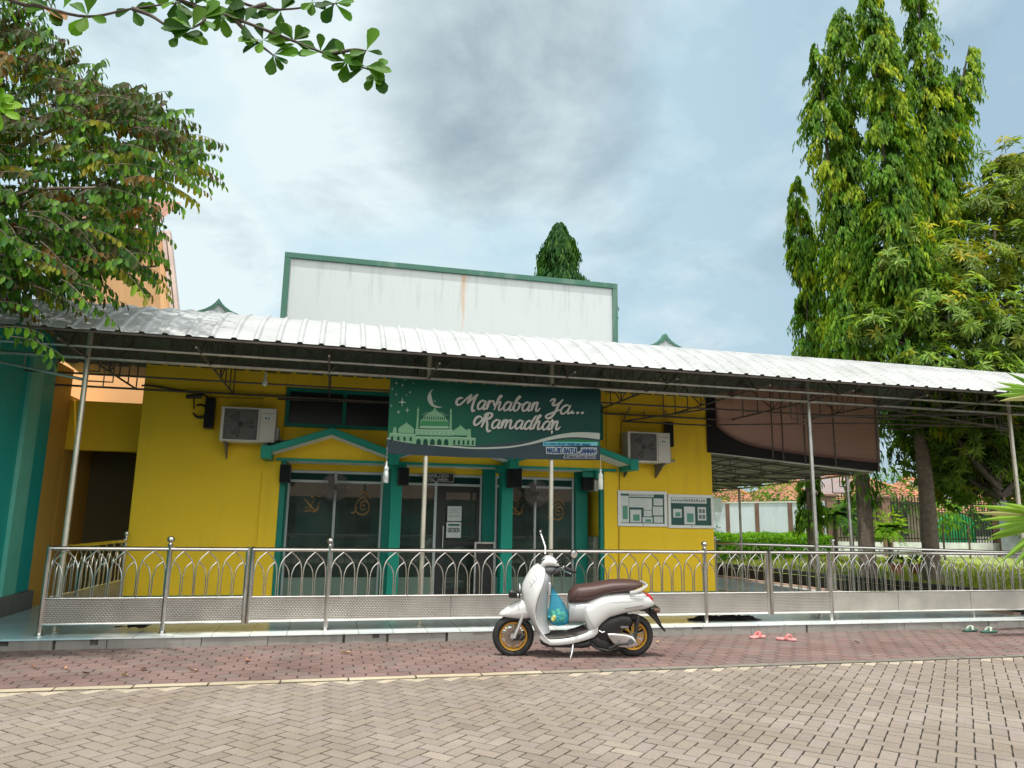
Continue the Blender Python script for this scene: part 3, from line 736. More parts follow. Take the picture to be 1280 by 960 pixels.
for d_, e_ in ((.14, .14), (.30, .26)): mb.tube([(9.1, 11.5, 2.25-e_), (9.1-d_, 11.52, 2.25-e_), (9.1-d_, 11.52, 2.25)], .010, 5)
mb.build('bracket', RUSTY, sca)

# ------------------------------------------------------------------ shade cloth
net = empty('shade_cloth', (8, 11.3, 2.4), label='brown shade cloth with a drooping black lower edge hung beside the mosque', cat='shade cloth')
L0, L1 = Vector((6.47, 11.79, 0)), Vector((9.24, 10.82, 0)); dv = (L1-L0); nv = Vector((-dv.y, dv.x, 0)).normalized()*-1
def netpt(u, v, off=0):
    p = L0+dv*u; zb = 2.66+(2.36-2.66)*u; zt = 3.95+(3.70-3.95)*u
    wv = .018*math.sin(u*19+v*2)+.012*math.sin(v*7+u*5)
    q = p+nv*(off+wv); return (q.x, q.y, zb+(zt-zb)*v)
def netgrid(name, m_, lo, off, u0, hi=lambda u: 1.0):
    mb = MB(); nu, nw = 40, 10; vs = []
    for i in range(nu+1):
        u = u0+(1-u0)*i/nu
        for j in range(nw+1): v = lo(u)+(hi(u)-lo(u))*j/nw; vs.append(netpt(u, v, off))
    mb.add(vs, [(i*(nw+1)+j, (i+1)*(nw+1)+j, (i+1)*(nw+1)+j+1, i*(nw+1)+j+1) for i in range(nu) for j in range(nw)])
    return mb.build(name, m_, net, smooth=True)
def clothm(c, e):
    def f(g, b, tc):
        s = g.node('ShaderNodeSeparateXYZ', {0: tc}); n = g.noise(g.node('ShaderNodeMapping', {0: tc, 3: (.7, .7, 9)}).outputs[0], 3, 5)
        g.l.new(g.ramp(n, [(.3, tuple(x*.8 for x in c)+(1,)), (.7, tuple(min(1, x*1.15) for x in c)+(1,))]), b.inputs['Base Color']); b.inputs['Roughness'].default_value = .9
        tl = g.node('ShaderNodeBsdfTranslucent', {0: tuple(min(1, x*1.1) for x in c)+(1,)})
        mx = g.node('ShaderNodeMixShader', {0: e, 1: b.outputs[0], 2: tl.outputs[0]}); g.l.new(mx.outputs[0], g.n['Material Output'].inputs[0])
    return f
CUT = lambda u: (.095+.29*math.exp(-(u-.05)/.13)) if u > .05 else 1.
netgrid('black_net', custom('black_net_cloth', clothm((.016, .015, .016), .15)), lambda u: 0.0, .0, 0., lambda u: min(1., CUT(u)+.05))
netgrid('brown_cloth', custom('brown_cloth', clothm((.37, .205, .165), .66)), CUT, .05, .055)
mb = MB()
for u in (.38, .44, .57, .74, .985):
    mb.tube([netpt(u, -.02, .09), netpt(u, 1.0, .09)], .013 if u < .9 else .018, 5)
mb.build('cloth_rail', RUSTY, net)

# ================================================================== RAILINGS
def pipe_arch():
    """one bay of the pointed arches, local x centred, z from 0 (panel top rail) to the top rail"""
    mb = MB(); h = .50; p = .30; r = .0075
    for s in (-1, 1):
        a = [(s*(p/2-.012), 0, 0), (s*(p/2-.012), 0, .24), (s*(p/2-.022), 0, .33), (s*(p/2-.058), 0, .415), (0, 0, h)]
        P = [a[0]]+[tuple(q) for q in cr(a[1:], 4)]; mb.tube(P, r, 6)
        b = [(s*.012, 0, 0), (s*.012, 0, .20), (s*.022, 0, .27), (s*.05, 0, .335), (s*(p/2-.045), 0, .385)]
        P = [b[0]]+[tuple(q) for q in cr(b[1:], 4)]; mb.tube(P, r*.92, 6)
    return mb
ARCH_ME = None
RR = random.Random(5)
def railing(label, x0, x1, y, group, balls=(), endposts=(1, 1), legs=(), panel=EMBOSS, rz_=0., origin=None, ang=0., bare=False, extra_legs=(), seams=()):
    """section built along local x at y=0; placed by its empty"""
    global ARCH_ME
    L = x1-x0
    t = empty('railing', (x0, y, .115), ang, label, 'railing', group)
    zt, zp, zb = .925, (.05 if bare else .385), .115
    mb = MB(); mb.tube([(0, 0, zt), (L, 0, zt)], .0245, 10); mb.build('top_rail', STEEL, t, smooth=True, world=False)
    mb = MB(); mb.tube([(0, 0, zp), (L, 0, zp)], .013, 8); mb.build('middle_rail', STEEL, t, smooth=True, world=False)
    cuts = [0]+sorted(seams)+[L]
    if bare: cuts = [0]
    else: mb = MB(); mb.tube([(0, 0, zb), (L, 0, zb)], .016, 8); mb.build('bottom_rail', STEEL, t, smooth=True, world=False)
    for a, b in zip(cuts[:-1], cuts[1:]):
        mb = MB(); mb.box(a+.004, b-.004, -.006, .006, zb+.012, zp-.010); mb.build('panel', panel, t, world=False)
    posts = []
    if endposts[0]: posts.append((0.0, zt+.01, False, endposts[0] == 2))
    if endposts[1]: posts.append((L, zt+.01, False, endposts[1] == 2))
    for b in balls: posts.append((b, zt+.05, True, True))
    for (px_, h, ball, foot) in posts:
        mb = MB(); z0 = 0.0 if foot else .095
        mb.tube([(px_, 0, z0), (px_, 0, h)], .0245 if not ball else .027, 10)
        if foot: mb.lathe([(.05, 0.0), (.05, .006), (.03, .012), (.027, .03)], (px_, 0, 0), n=12)
        if ball: mb.lathe([(.027, h), (.020, h+.012), (.020, h+.022), (.034, h+.030), (.041, h+.048), (.041, h+.064), (.032, h+.082), (.012, h+.092)], (px_, 0, 0), n=14)
        else: mb.lathe([(.026, h), (.026, h+.006), (.012, h+.022)], (px_, 0, 0), n=10)
        mb.build('post', STEEL, t, smooth=True, world=False)
    for l in extra_legs:
        mb = MB(); mb.tube([(l, 0, 0), (l, 0, zb)], .012, 8); mb.build('leg', STEEL, t, smooth=True, world=False)
    edges = sorted([0]+list(balls)+[L])
    for a, b in zip(edges[:-1], edges[1:]):
        n = max(1, round((b-a-.03)/.30)); w_ = (b-a-.03)/n
        for k in range(n):
            if ARCH_ME is None:
                o = pipe_arch().build('arch_bars', STEEL, t, smooth=True, world=False); ARCH_ME = o.data
            else:
                o = bpy.data.objects.new('arch_bars', ARCH_ME); col.objects.link(o); o.parent = t
            o.location = (a+.015+w_*(k+.5)+RR.uniform(-.004, .004), RR.uniform(-.003, .003), zp); o.rotation_euler = (RR.uniform(-.006, .006), RR.uniform(-.008, .008), RR.uniform(-.03, .03)); o.scale = (w_/.30, 1, (zt-zp-.025)/.50)
    return t
GR = 'steel railings along the terrace kerb'
railing('embossed steel railing section at the left end, beside the ochre wall', -2.985, -.905, 9.2, GR, balls=(1.23,), endposts=(2, 1))
railing('long embossed steel railing section behind the scooter', -.855, 4.955, 9.2, GR, balls=(.875,), endposts=(1, 0), seams=(.875, 2.36, 4.1))
railing('short steel railing section in front of the mosque right corner', 4.96, 5.90, 9.2, GR, balls=(.0,), endposts=(0, 1))
railing('short steel railing section left of the third canopy post', 5.955, 6.88, 9.2, GR, endposts=(1, 2))
railing('plain steel railing section at the right end near the palm', 6.90, 12.9, 9.2, GR, endposts=(1, 2), panel=PLAINSTEEL, seams=(1.1, 2.36, 4.4), extra_legs=(2.4, 4.6))
railing('steel side railing running back to the mosque left corner', -2.97, -.60, 9.24, 'railings running back from the kerb', balls=(2.36,), endposts=(0, 0), ang=R_(86))
d_ = Vector((10.9-7.15, 9.55-12.9, 0)); 
railing('dark steel railing running diagonally back beside the garden wall', 7.15, 7.15+d_.length, 12.9, 'railings running back from the kerb', balls=(0.02, 2.1), endposts=(0, 0), ang=math.atan2(d_.y, d_.x), bare=True)

# ================================================================== BANNER
ban = empty('banner', (2.1, 9.38, 2.2), label='dark green festive banner with a crescent mosque picture and white script hung under the canopy', cat='banner')
BX0, BW_, BH_ = .655, 2.89, .985
def ypos(x, z):
    u = x/BW_; v = z/BH_
    return 9.40+.022*math.sin(u*9+v*3)*(1-v*.6)+.012*math.sin(u*23-v*6)+.008*max(0, v-.75)*math.sin(u*40)
def bw(x, z, d=0.): # banner metres -> world
    zz_ = z+2.235-.02*math.sin(math.pi*x/BW_)*(1)+.015*(x/BW_)
    return (BX0+x, ypos(x, z)-d, zz_)
mb = MB(); nu, nw = 90, 34
mb.add([bw(BW_*i/nu, BH_*j/nw) for i in range(nu+1) for j in range(nw+1)], [(i*(nw+1)+j, (i+1)*(nw+1)+j, (i+1)*(nw+1)+j+1, i*(nw+1)+j+1) for i in range(nu) for j in range(nw)])
def banm(g, b, tc):
    s = g.node('ShaderNodeSeparateXYZ', {0: tc})
    d = g.math('SQRT', g.math('ADD', g.math('POWER', g.math('MULTIPLY', g.math('SUBTRACT', s.outputs[0], .62), .8), 2.), g.math('POWER', g.math('SUBTRACT', s.outputs[2], 2.55), 2.)))
    c = g.ramp(g.mapr(d, 0., 1.7), [(0, (.010, .115, .058, 1)), (.45, (.005, .080, .048, 1)), (1, (.004, .042, .036, 1))])
    g.l.new(c, b.inputs['Base Color']); b.inputs['Roughness'].default_value = .6; b.inputs['Specular IOR Level'].default_value = .2
sheet = mb.build('sheet', custom('green_banner_print', banm), ban, smooth=True)
def flat(name, m_): return mat(name, tuple(x*.70 for x in m_), .6, spec=.2)
def px2b(x, y):
    top = 55+.0444*(x-30); bot = 440+.0265*(x-25); return ((x-28)/1127*BW_, BH_*(bot-y)/(bot-top))
def poly_on(mb, pts, d):
    """fan/ear-free polygon: triangulated later by Blender (ngon), subdivided to follow the sheet"""
    bm = bmesh.new(); vs = [bm.verts.new((x, 0, z)) for x, z in pts]; f = bm.faces.new(vs)
    bmesh.ops.triangulate(bm, faces=[f])
    for _ in range(7):
        es = [e for e in bm.edges if e.calc_length() > .075]
        if not es: break
        bmesh.ops.subdivide_edges(bm, edges=es, cuts=1); bmesh.ops.triangulate(bm, faces=bm.faces[:])
    bm.verts.index_update(); mb.add([bw(v.co.x, v.co.z, d) for v in bm.verts], [[v.index for v in f.verts] for f in bm.faces]); bm.free()
def ribbon_on(mb, pts, wfun, d, step=6, dd=.000015):
    P = cr([(a, 0, b) for a, b in pts], step); n = len(P); vs = []
    for k, p in enumerate(P):
        t = (P[min(k+1, n-1)]-P[max(k-1, 0)]); t = t.normalized() if t.length > 1e-9 else Vector((1, 0, 0)); nn = Vector((-t.z, 0, t.x)); w_ = wfun(t, k/(n-1))/2
        for sg in (-1, 1): q = p+nn*w_*sg; vs.append(bw(q.x, q.z, d+k*dd))
    mb.add(vs, [(2*k, 2*k+1, 2*k+3, 2*k+2) for k in range(n-1)])
# lower grey field, white swoosh, green stripe
sw = [(25, 365), (140, 381), (250, 391), (380, 401), (500, 406), (620, 402), (700, 393), (780, 378), (850, 361), (930, 346), (1010, 340), (1090, 343), (1152, 350)]
mb = MB(); poly_on(mb, [px2b(25, 441)]+[px2b(x, y) for x, y in sw]+[px2b(1153, 469)], .002); mb.build('grey_field', flat('banner_slate', (.035, .062, .075)), ban)
mb = MB()
for k in range(5): poly_on(mb, [px2b(30+k*24, 372+k*3), px2b(36+k*24, 373+k*3), px2b(26+k*15, 436), px2b(16+k*15+14, 436)], .003)
mb.build('pale_rays', flat('banner_ray', (.075, .11, .125)), ban)
gs = [(880, 371), (960, 362), (1040, 362), (1100, 368), (1153, 376)]
mb = MB(); poly_on(mb, [px2b(x, y) for x, y in gs]+[px2b(1153, 400), px2b(1060, 384), px2b(960, 378)], .0034); mb.build('green_stripe', flat('banner_stripe', (.015, .20, .055)), ban)
mb = MB(); ribbon_on(mb, [px2b(x, y-1) for x, y in sw], lambda t, s: .020+.075*max(0, s-.52)*1.9 if s > .52 else .022, .0042, 5); mb.build('white_swoosh', flat('banner_pale', (.46, .52, .46)), ban)
# mosque picture
def m2b(x, y): return ((x-60)*.001141, (886+.03*(x-60)-y)*.001141)
MG = flat('banner_mint', (.22, .46, .27)); MG2 = flat('banner_mid_green', (.05, .27, .10)); MD = flat('banner_deep_green', (.008, .07, .045)); ML = flat('banner_light_mint', (.36, .56, .38))
def dome(cx, base, hw, top, h0):
    pts = [(cx, top), (cx+hw*.10, top+h0*.16), (cx+hw*.35, top+h0*.30), (cx+hw*.75, top+h0*.50), (cx+hw*.97, top+h0*.72), (cx+hw*.95, base), (cx-hw*.95, base), (cx-hw*.97, top+h0*.72), (cx-hw*.75, top+h0*.50), (cx-hw*.35, top+h0*.30), (cx-hw*.10, top+h0*.16)]
    return [m2b(x, y) for x, y in pts]
pic = MB(); dk_ = MB(); md = MB(); lt = MB()
poly_on(pic, [m2b(x, y) for x, y in ((370, 600), (790, 600), (795, 790), (365, 765))], .005)
poly_on(pic, [m2b(x, y) for x, y in ((78, 655), (370, 655), (370, 768), (78, 722))], .0053)
poly_on(pic, [m2b(x, y) for x, y in ((790, 680), (1062, 690), (1062, 782), (790, 775))], .0053)
poly_on(pic, dome(580, 590, 165, 340, 230), .0056); poly_on(pic, dome(265, 650, 92, 520, 120), .0059); poly_on(pic, dome(880, 665, 92, 540, 120), .0059)
poly_on(pic, [m2b(x, y) for x, y in ((120, 590), (150, 590), (160, 660), (110, 660))], .0056); poly_on(pic, [m2b(x, y) for x, y in ((960, 590), (1000, 590), (1010, 690), (960, 690))], .0056)
for mx in (388, 765):
    poly_on(pic, [m2b(x, y) for x, y in ((mx-10, 405), (mx+10, 405), (mx+13, 605), (mx-13, 605))], .0062); poly_on(pic, [m2b(x, y) for x, y in ((mx-16, 400), (mx, 345), (mx+16, 400))], .0062)
poly_on(md, [m2b(x, y) for x, y in ((430, 505), (735, 505), (738, 560), (425, 560))], .0066)
for k in range(12): poly_on(dk_, [m2b(440+25*k, 455), m2b(452+25*k, 455), m2b(450+25*k, 492), m2b(442+25*k, 492)], .0070)
for k in range(5): x = 410+78*k+(10 if k else 0)*0; poly_on(dk_, [m2b(x-26, 778), m2b(x-26, 735), m2b(x-14, 715), m2b(x, 708), m2b(x+14, 715), m2b(x+26, 735), m2b(x+26, 780)], .0072)
for k in range(4): x = 110+70*k; poly_on(dk_, [m2b(x-14, 735), m2b(x-14, 700), m2b(x, 688), m2b(x+14, 700), m2b(x+14, 740)], .0072)
for k in range(5): x = 815+54*k; poly_on(dk_, [m2b(x-12, 770), m2b(x-12, 725), m2b(x, 714), m2b(x+12, 725), m2b(x+12, 772)], .0072)
poly_on(dk_, [m2b(x, y) for x, y in ((370, 668), (795, 672), (795, 682), (370, 678))], .0074)
for y0, y1, a, b in ((568, 584, 415, 745), (604, 616, 365, 795), (690, 700, 365, 795)): poly_on(lt, [m2b(a, y0), m2b(b, y0), m2b(b, y1), m2b(a, y1)], .0076)
for a, b, y in ((78, 372, 655), (788, 1064, 682)): poly_on(lt, [m2b(a, y), m2b(b, y+8), m2b(b, y+20), m2b(a, y+12)], .0077)
for k in range(9): poly_on(lt, [m2b(385+50*k, 625), m2b(402+50*k, 625), m2b(402+50*k, 655), m2b(385+50*k, 655)], .0078)
for k in range(13): x = 432+25*k; t = (x-580)/165; poly_on(lt, [m2b(x-3, 440), m2b(x+3, 440), m2b(580+(x-580)*.55+2, 400), m2b(580+(x-580)*.55-2, 400)], .0079)
p0 = pic.build('mosque_picture', MG, ban); dk_.build('picture_shade', MD, p0); md.build('picture_drum', MG2, p0); lt.build('picture_highlight', ML, p0)
mb = MB(); n = 26; o1 = []; o2 = []
for k in range(n+1):
    s_ = k/n; a = R_(118+s_*182); th = 30*math.sin(math.pi*s_)**.8; o1.append(m2b(610+122*math.cos(a), 238-112*math.sin(a))); o2.append(m2b(610+(122-th)*math.cos(a), 238-(112-th)*math.sin(a)))
poly_on(mb, o1+o2[::-1], .006); mb.build('crescent', flat('banner_silver', (.50, .56, .50)), ban)
mb = MB()
def star(x, y, r):
    pts = []
    for k in range(8): a = math.pi*k/4; rr = r if k % 2 == 0 else r*.18; pts.append(m2b(x+rr*math.cos(a), y+rr*math.sin(a)*1.25))
    poly_on(mb, pts, .006)
for q in ((205, 300, 48), (265, 390, 28), (168, 415, 24), (130, 82, 22), (200, 102, 20), (88, 150, 18), (135, 215, 18), (290, 182, 18), (85, 345, 16), (225, 40, 14), (320, 75, 12), (250, 215, 12), (575, 275, 16)): star(*q)
mb.build('stars', flat('banner_star', (.62, .70, .66)), ban)
# hand lettered script
GL = {
 'a': (1.02, [[(.80, .82), (.52, 1.0), (.2, .78), (.10, .35), (.25, .03), (.5, .10), (.74, .55)], [(.84, 1.0), (.74, .45), (.78, .06), (.98, .10), (1.12, .40)]]),
 'r': (.80, [[(-.02, .40), (.12, .85), (.20, 1.06), (.16, .5), (.10, .02)], [(.14, .50), (.30, .88), (.52, 1.04), (.66, .90), (.70, .74)], [(.66, .80), (.80, .62), (.92, .60)]]),
 'h': (.98, [[(-.02, .40), (.30, 1.25), (.48, 1.90), (.36, 2.05), (.22, 1.5), (.12, .02)], [(.15, .42), (.38, .92), (.58, .92), (.56, .40), (.62, .06), (.82, .08), (1.0, .40)]]),
 'b': (.96, [[(-.02, .40), (.30, 1.25), (.48, 1.90), (.36, 2.05), (.20, 1.4), (.14, .4), (.28, .04), (.56, .10), (.70, .55), (.58, .92), (.34, .86)], [(.60, .88), (.78, .72), (.98, .80)]]),
 'n': (.98, [[(-.02, .40), (.12, .85), (.22, .98), (.16, .5), (.10, .02)], [(.14, .42), (.38, .94), (.58, .94), (.56, .40), (.62, .06), (.82, .08), (1.0, .40)]]),
 'm': (1.45, [[(-.02, .40), (.12, .85), (.22, .98), (.16, .5), (.10, .02)], [(.14, .42), (.36, .94), (.54, .94), (.52, .5), (.48, .02)], [(.52, .42), (.76, .94), (.98, .94), (.98, .40), (1.06, .06), (1.26, .08), (1.45, .40)]]),
 'd': (1.04, [[(.76, .82), (.50, 1.0), (.2, .78), (.10, .35), (.25, .03), (.5, .10), (.74, .55)], [(1.04, 2.0), (.90, 1.4), (.76, .6), (.78, .06), (.98, .10), (1.12, .40)]]),
 'M': (1.46, [[(-.18, 1.25), (-.42, 1.30), (-.72, .95), (-.66, .50), (-.32, .42), (.05, .90), (.36, 1.65), (.52, 2.05)], [(.52, 2.05), (.50, 1.3), (.42, .55)], [(.42, .55), (.80, 1.35), (1.16, 2.10)], [(1.16, 2.10), (1.04, 1.1), (1.0, .20), (1.14, -.22), (1.40, -.12)]]),
 'Y': (1.18, [[(.0, 1.55), (.10, 1.95), (.34, 2.0), (.38, 1.5), (.36, 1.1), (.58, .95), (.86, 1.30), (1.10, 2.05)], [(1.10, 2.05), (.94, 1.1), (.78, .1), (.54, -.42), (.22, -.50), (.10, -.22), (.42, .02), (.95, .35), (1.18, .50)]]),
 'R': (1.22, [[(.06, 1.10), (-.22, 1.45), (-.56, 1.2), (-.68, .6), (-.44, .28), (-.10, .55), (.22, 1.25), (.44, 1.90)], [(.56, 1.95), (.40, 1.1), (.22, .05)], [(.10, 1.70), (.40, 2.12), (.86, 2.08), (1.0, 1.62), (.78, 1.18), (.46, 1.02)], [(.50, 1.05), (.74, .55), (.86, -.05), (1.06, -.36), (1.34, -.22)]]),
 '.': (.42, [[(.08, .06), (.20, .12), (.30, .06)]]),
}
def script(mb, text, x0, z0, sx, sz, d, slope):
    x = x0; q = 0
    for chx in text:
        if chx == ' ': x += .75*sx; continue
        adv, strokes = GL[chx]
        for st in strokes:
            pts = [(x+(a+.22*b)*sx, z0+(b if b < 1 else 1+(b-1)*.62)*sz+slope*(x+a*sx-x0)) for a, b in st]
            def wf(t, s): return (.0295 if t.z < -.15 or abs(t.z) > .85 else .0225)*(1.15 if chx in 'MRY' else 1.)*(.62+.38*min(1, 6*s, 6*(1-s)))
            if chx == '.': wf = lambda t, s: .030
            ribbon_on(mb, pts, wf, d+q*.00025, 6); q += 1
        x += adv*sx
    return x
WT = flat('banner_script_white', (.56, .57, .52)); SH_ = flat('banner_script_shadow', (.006, .030, .024))
for mname, m_, ox, oz, d in (('script_shadow', SH_, .012, -.012, .0045), ('script_lettering', WT, 0, 0, .0105)):
    mb = MB()
    ax, az = px2b(398, 206); script(mb, 'Marhaban', ax+ox, az+oz, .129, .122, d, .012)
    ax, az = px2b(850, 228); script(mb, 'Ya...', ax+ox, az+oz, .158, .122, d, .012)
    ax, az = px2b(490, 302); script(mb, 'Ramadhan', ax+ox, az+oz, .128, .118, d, .010)
    mb.build(mname, m_, ban)
# block lettering: a small stroke alphabet
BF = {'A': 'M0 0 L.5 1 L1 0 M.2 .36 L.8 .36', 'B': 'M0 0 L0 1 L.7 1 L.9 .8 L.7 .53 L0 .53 M.7 .53 L1 .27 L.75 0 L0 0', 'D': 'M0 0 L0 1 L.6 1 L1 .65 L1 .35 L.6 0 L0 0', 'E': 'M1 1 L0 1 L0 0 L1 0 M0 .5 L.8 .5', 'G': 'M1 .85 L.7 1 L.3 1 L0 .7 L0 .3 L.3 0 L.75 0 L1 .2 L1 .48 L.6 .48', 'H': 'M0 0 L0 1 M1 0 L1 1 M0 .5 L1 .5', 'I': 'M.5 0 L.5 1', 'J': 'M.9 1 L.9 .25 L.65 0 L.3 0 L.05 .25', 'K': 'M0 0 L0 1 M1 1 L0 .42 M.3 .6 L1 0', 'L': 'M0 1 L0 0 L.95 0', 'M': 'M0 0 L0 1 L.5 .35 L1 1 L1 0', 'N': 'M0 0 L0 1 L1 0 L1 1', 'O': 'M.3 0 L0 .3 L0 .7 L.3 1 L.7 1 L1 .7 L1 .3 L.7 0 L.3 0', 'P': 'M0 0 L0 1 L.75 1 L1 .76 L.75 .48 L0 .48', 'R': 'M0 0 L0 1 L.75 1 L1 .76 L.75 .5 L0 .5 M.5 .5 L1 0', 'S': 'M1 .85 L.75 1 L.25 1 L0 .78 L.25 .55 L.75 .47 L1 .22 L.75 0 L.25 0 L0 .15', 'T': 'M0 1 L1 1 M.5 1 L.5 0', 'U': 'M0 1 L0 .28 L.28 0 L.72 0 L1 .28 L1 1', 'Y': 'M0 1 L.5 .5 L1 1 M.5 .5 L.5 0', '.': 'M.4 0 L.6 0', '<': 'M1 1 L0 .5 L1 0', '>': 'M0 1 L1 .5 L0 0', 'C': 'M1 .85 L.7 1 L.3 1 L0 .7 L0 .3 L.3 0 L.7 0 L1 .15', 'W': 'M0 1 L.25 0 L.5 .7 L.75 0 L1 1', '1': 'M.2 .8 L.5 1 L.5 0', '/': 'M0 0 L1 1'}
def block(mb, text, x0, z0, cw, ch, wd, place, gap=.35):
    """place(x, z, layer) -> world point"""
    x = x0; lay = 0
    for c_ in text:
        if c_ == ' ': x += cw*.9; continue
        wid = cw*(.35 if c_ in 'I.' else 1.)
        path = []
        for tok in BF[c_].split():
            pass
        toks = BF[c_].split(); segs = []; cur = None; i = 0
        while i < len(toks):
            k = toks[i][0]; a = float(toks[i][1:]); b = float(toks[i+1]); p = (x+(a if c_ not in 'I.' else a)*wid, z0+b*ch); i += 2
            if k == 'L': segs.append((cur, p))
            cur = p
        for a, b in segs:
            dx, dz = b[0]-a[0], b[1]-a[1]; l = math.hypot(dx, dz); 
            if l < 1e-6: continue
            ex, ez = dx/l*wd*.45, dz/l*wd*.45; nx_, nz_ = -dz/l*wd/2, dx/l*wd/2; lay += 1
            mb.add([place(a[0]-ex-nx_, a[1]-ez-nz_, lay), place(b[0]+ex-nx_, b[1]+ez-nz_, lay), place(b[0]+ex+nx_, b[1]+ez+nz_, lay), place(a[0]-ex+nx_, a[1]-ez+nz_, lay)], [(0, 1, 2, 3)])
        x += wid+cw*gap
    return x
def bplace(base): return lambda x, z, l: bw(x, z, base+l*.00006)
ax, az = px2b(842, 389); tx_, tz_ = px2b(1140, 391)
mb = MB(); poly_on(mb, [(ax-.015, az-.012), (tx_, tz_-.016), (tx_, tz_+.034), (ax-.015, az+.046)], .0115); mb.build('small_line_ground', flat('banner_sky_blue', (.20, .58, .68)), ban)
mb = MB(); block(mb, 'KELUARGA BESAR TAKMIR DAN JAMAAH', ax, az+.002, .0155, .030, .0065, bplace(.0125), .42); mb.build('small_line_lettering', flat('banner_blue_ink', (.01, .14, .28)), ban)
ax, az = px2b(858, 428)
NAVY = flat('banner_navy', (.012, .06, .17))
mb = MB(); block(mb, 'MASJID BAITUL JANNAH', ax, az, .0285, .062, .034, bplace(.0155), .34); mb.build('name_outline', flat('banner_name_white', (.60, .68, .72)), ban)
mb = MB(); block(mb, 'MASJID BAITUL JANNAH', ax, az, .0285, .062, .0125, bplace(.0255), .34); mb.build('name_lettering', NAVY, ban)
ax, az = px2b(950, 455)
mb = MB(); block(mb, 'JL. TAMBAKREJO WARU SIDOARJO', ax, az, .0125, .028, .017, bplace(.0155), .40); mb.build('address_outline', flat('banner_address_white', (.55, .60, .62)), ban)
mb = MB(); block(mb, 'JL. TAMBAKREJO WARU SIDOARJO', ax, az, .0125, .028, .0055, bplace(.0265), .40); mb.build('address_lettering', flat('banner_grey_ink', (.05, .06, .10)), ban)
mb = MB()
for x in (.02, .75, 1.5, 2.2, 2.87):
    p = bw(x, BH_-.01); mb.tube([p, (p[0], 9.45, ZB+.02)], .004, 5)
mb.build('tie_cord', mat('white_cord', (.6, .6, .55), .7), ban)

def bottle(x, zt, label, m_):
    t = empty('weight_bottle', (x, 9.38, zt-.4), label=label, cat='bottle', group='water bottles weighting the banner')
    mb = MB(); mb.lathe([(.028, 0), (.034, .01), (.035, .13), (.028, .15), (.034, .17), (.030, .20), (.012, .235), (.012, .25)], (0, 0, 0), n=14); mb.build('body', m_, t, smooth=True, world=False)
    mb = MB(); mb.lathe([(.014, .25), (.014, .272)], (0, 0, 0), n=12); mb.build('cap', PAPER, t, world=False)
    mb = MB(); mb.tube([(0, 0, .27), (0, .01, .46)], .0025, 5); mb.build('string', mat('white_cord', (.6, .6, .55), .7), t, world=False)
CLEARP = mat('clear_water_plastic', (.62, .68, .66), .12, .3, var=.5, vscale=50)
bottle(.655, 2.26, 'clear water bottle tied to the left corner of the green banner', CLEARP)
bottle(3.54, 2.25, 'milky plastic bottle tied to the right corner of the green banner', mat('milky_plastic', (.60, .64, .56), .4))
# ================================================================== THINGS ON THE FACADE
def aircon(x, zt, label):
    w_, h, d = .78, .52, .29; yb = F-.09; yf = yb-d
    t = empty('air_conditioner', (x, F, zt-h), label=label, cat='air conditioner', group='outdoor air conditioner units')
    mb = MB(); mb.box(0, w_, -.09-d, -.09, 0, h); mb.build('casing', ACW, t, bevel=.014, world=False)
    yf = -.09-d; cx_, cz = .285, h/2
    mb = MB(); mb.box(.045, .525, yf-.004, yf+.02, .03, h-.03); mb.build('grille_recess', ACG, t, world=False)
    mb = MB()
    for r in np.linspace(.05, .222, 9):
        mb.tube([(cx_+r*math.cos(2*math.pi*k/28), yf-.010, cz+r*math.sin(2*math.pi*k/28)) for k in range(29)], .0032, 4, cap=False)
    for k in range(16): a = 2*math.pi*k/16; mb.tube([(cx_+.05*math.cos(a), yf-.010, cz+.05*math.sin(a)), (cx_+.225*math.cos(a), yf-.010, cz+.225*math.sin(a))], .0028, 4)
    mb.build('fan_guard', mat('grey_wire_guard', (.22, .22, .20), .5), t, world=False)
    mb = MB(); mb.lathe([(.045, yf-.006), (.045, yf-.016)], (cx_, 0, cz), 'y', 16)
    for k in range(3):
        a = 2*math.pi*k/3; p = [(cx_+r*math.cos(a+q), yf-.005, cz+r*math.sin(a+q)) for r, q in ((.04, -.3), (.21, -.35), (.21, .55), (.04, .5))]; mb.add(p, [(0, 1, 2, 3)])
    mb.build('fan', BLACK, t, world=False)
    mb = MB(); mb.box(.55, .555, yf-.003, yf+.01, .02, h-.02); mb.box(.575, .76, yf-.003, yf+.01, h-.085, h-.080); mb.build('panel_seam', ACG, t, world=False)
    mb = MB(); mb.box(.60, .715, yf-.0035, yf+.01, h-.20, h-.115); mb.build('badge', PAPER, t, world=False)
    mb = MB(); mb.box(.625, .650, yf-.005, yf+.01, h-.172, h-.142); mb.box(.668, .676, yf-.005, yf+.01, h-.175, h-.14); mb.box(.684, .692, yf-.005, yf+.01, h-.175, h-.14); mb.build('badge_mark', INK, t, world=False)
    for bx in (.08, .66):
        mb = MB(); mb.box(bx-.02, bx+.02, -.40, 0, -.035, -.004); mb.prism([(-.36, -.035), (-.004, -.035), (-.004, -.24), (-.03, -.24)], bx-.006, bx+.006, 'yz'); mb.build('bracket', mat('grey_bracket', (.16, .15, .13), .6), t, world=False)
    mb = MB(); mb.tube(cr([(w_, -.2, .10), (w_+.07, -.19, .07), (w_+.09, -.10, .05), (w_+.24, -.03, .08)], 6), .022, 8); mb.box(w_-.002, w_+.05, -.30, -.12, .04, .24); mb.build('pipe', mat('lagged_pipe', (.35, .35, .31), .8), t, smooth=True, world=False)
    return t
aircon(-1.66, 3.02, 'wall mounted air conditioner unit on the yellow wall left of the dark louvred window')
aircon(4.80, 2.93, 'wall mounted air conditioner unit on the yellow wall right of the green banner')
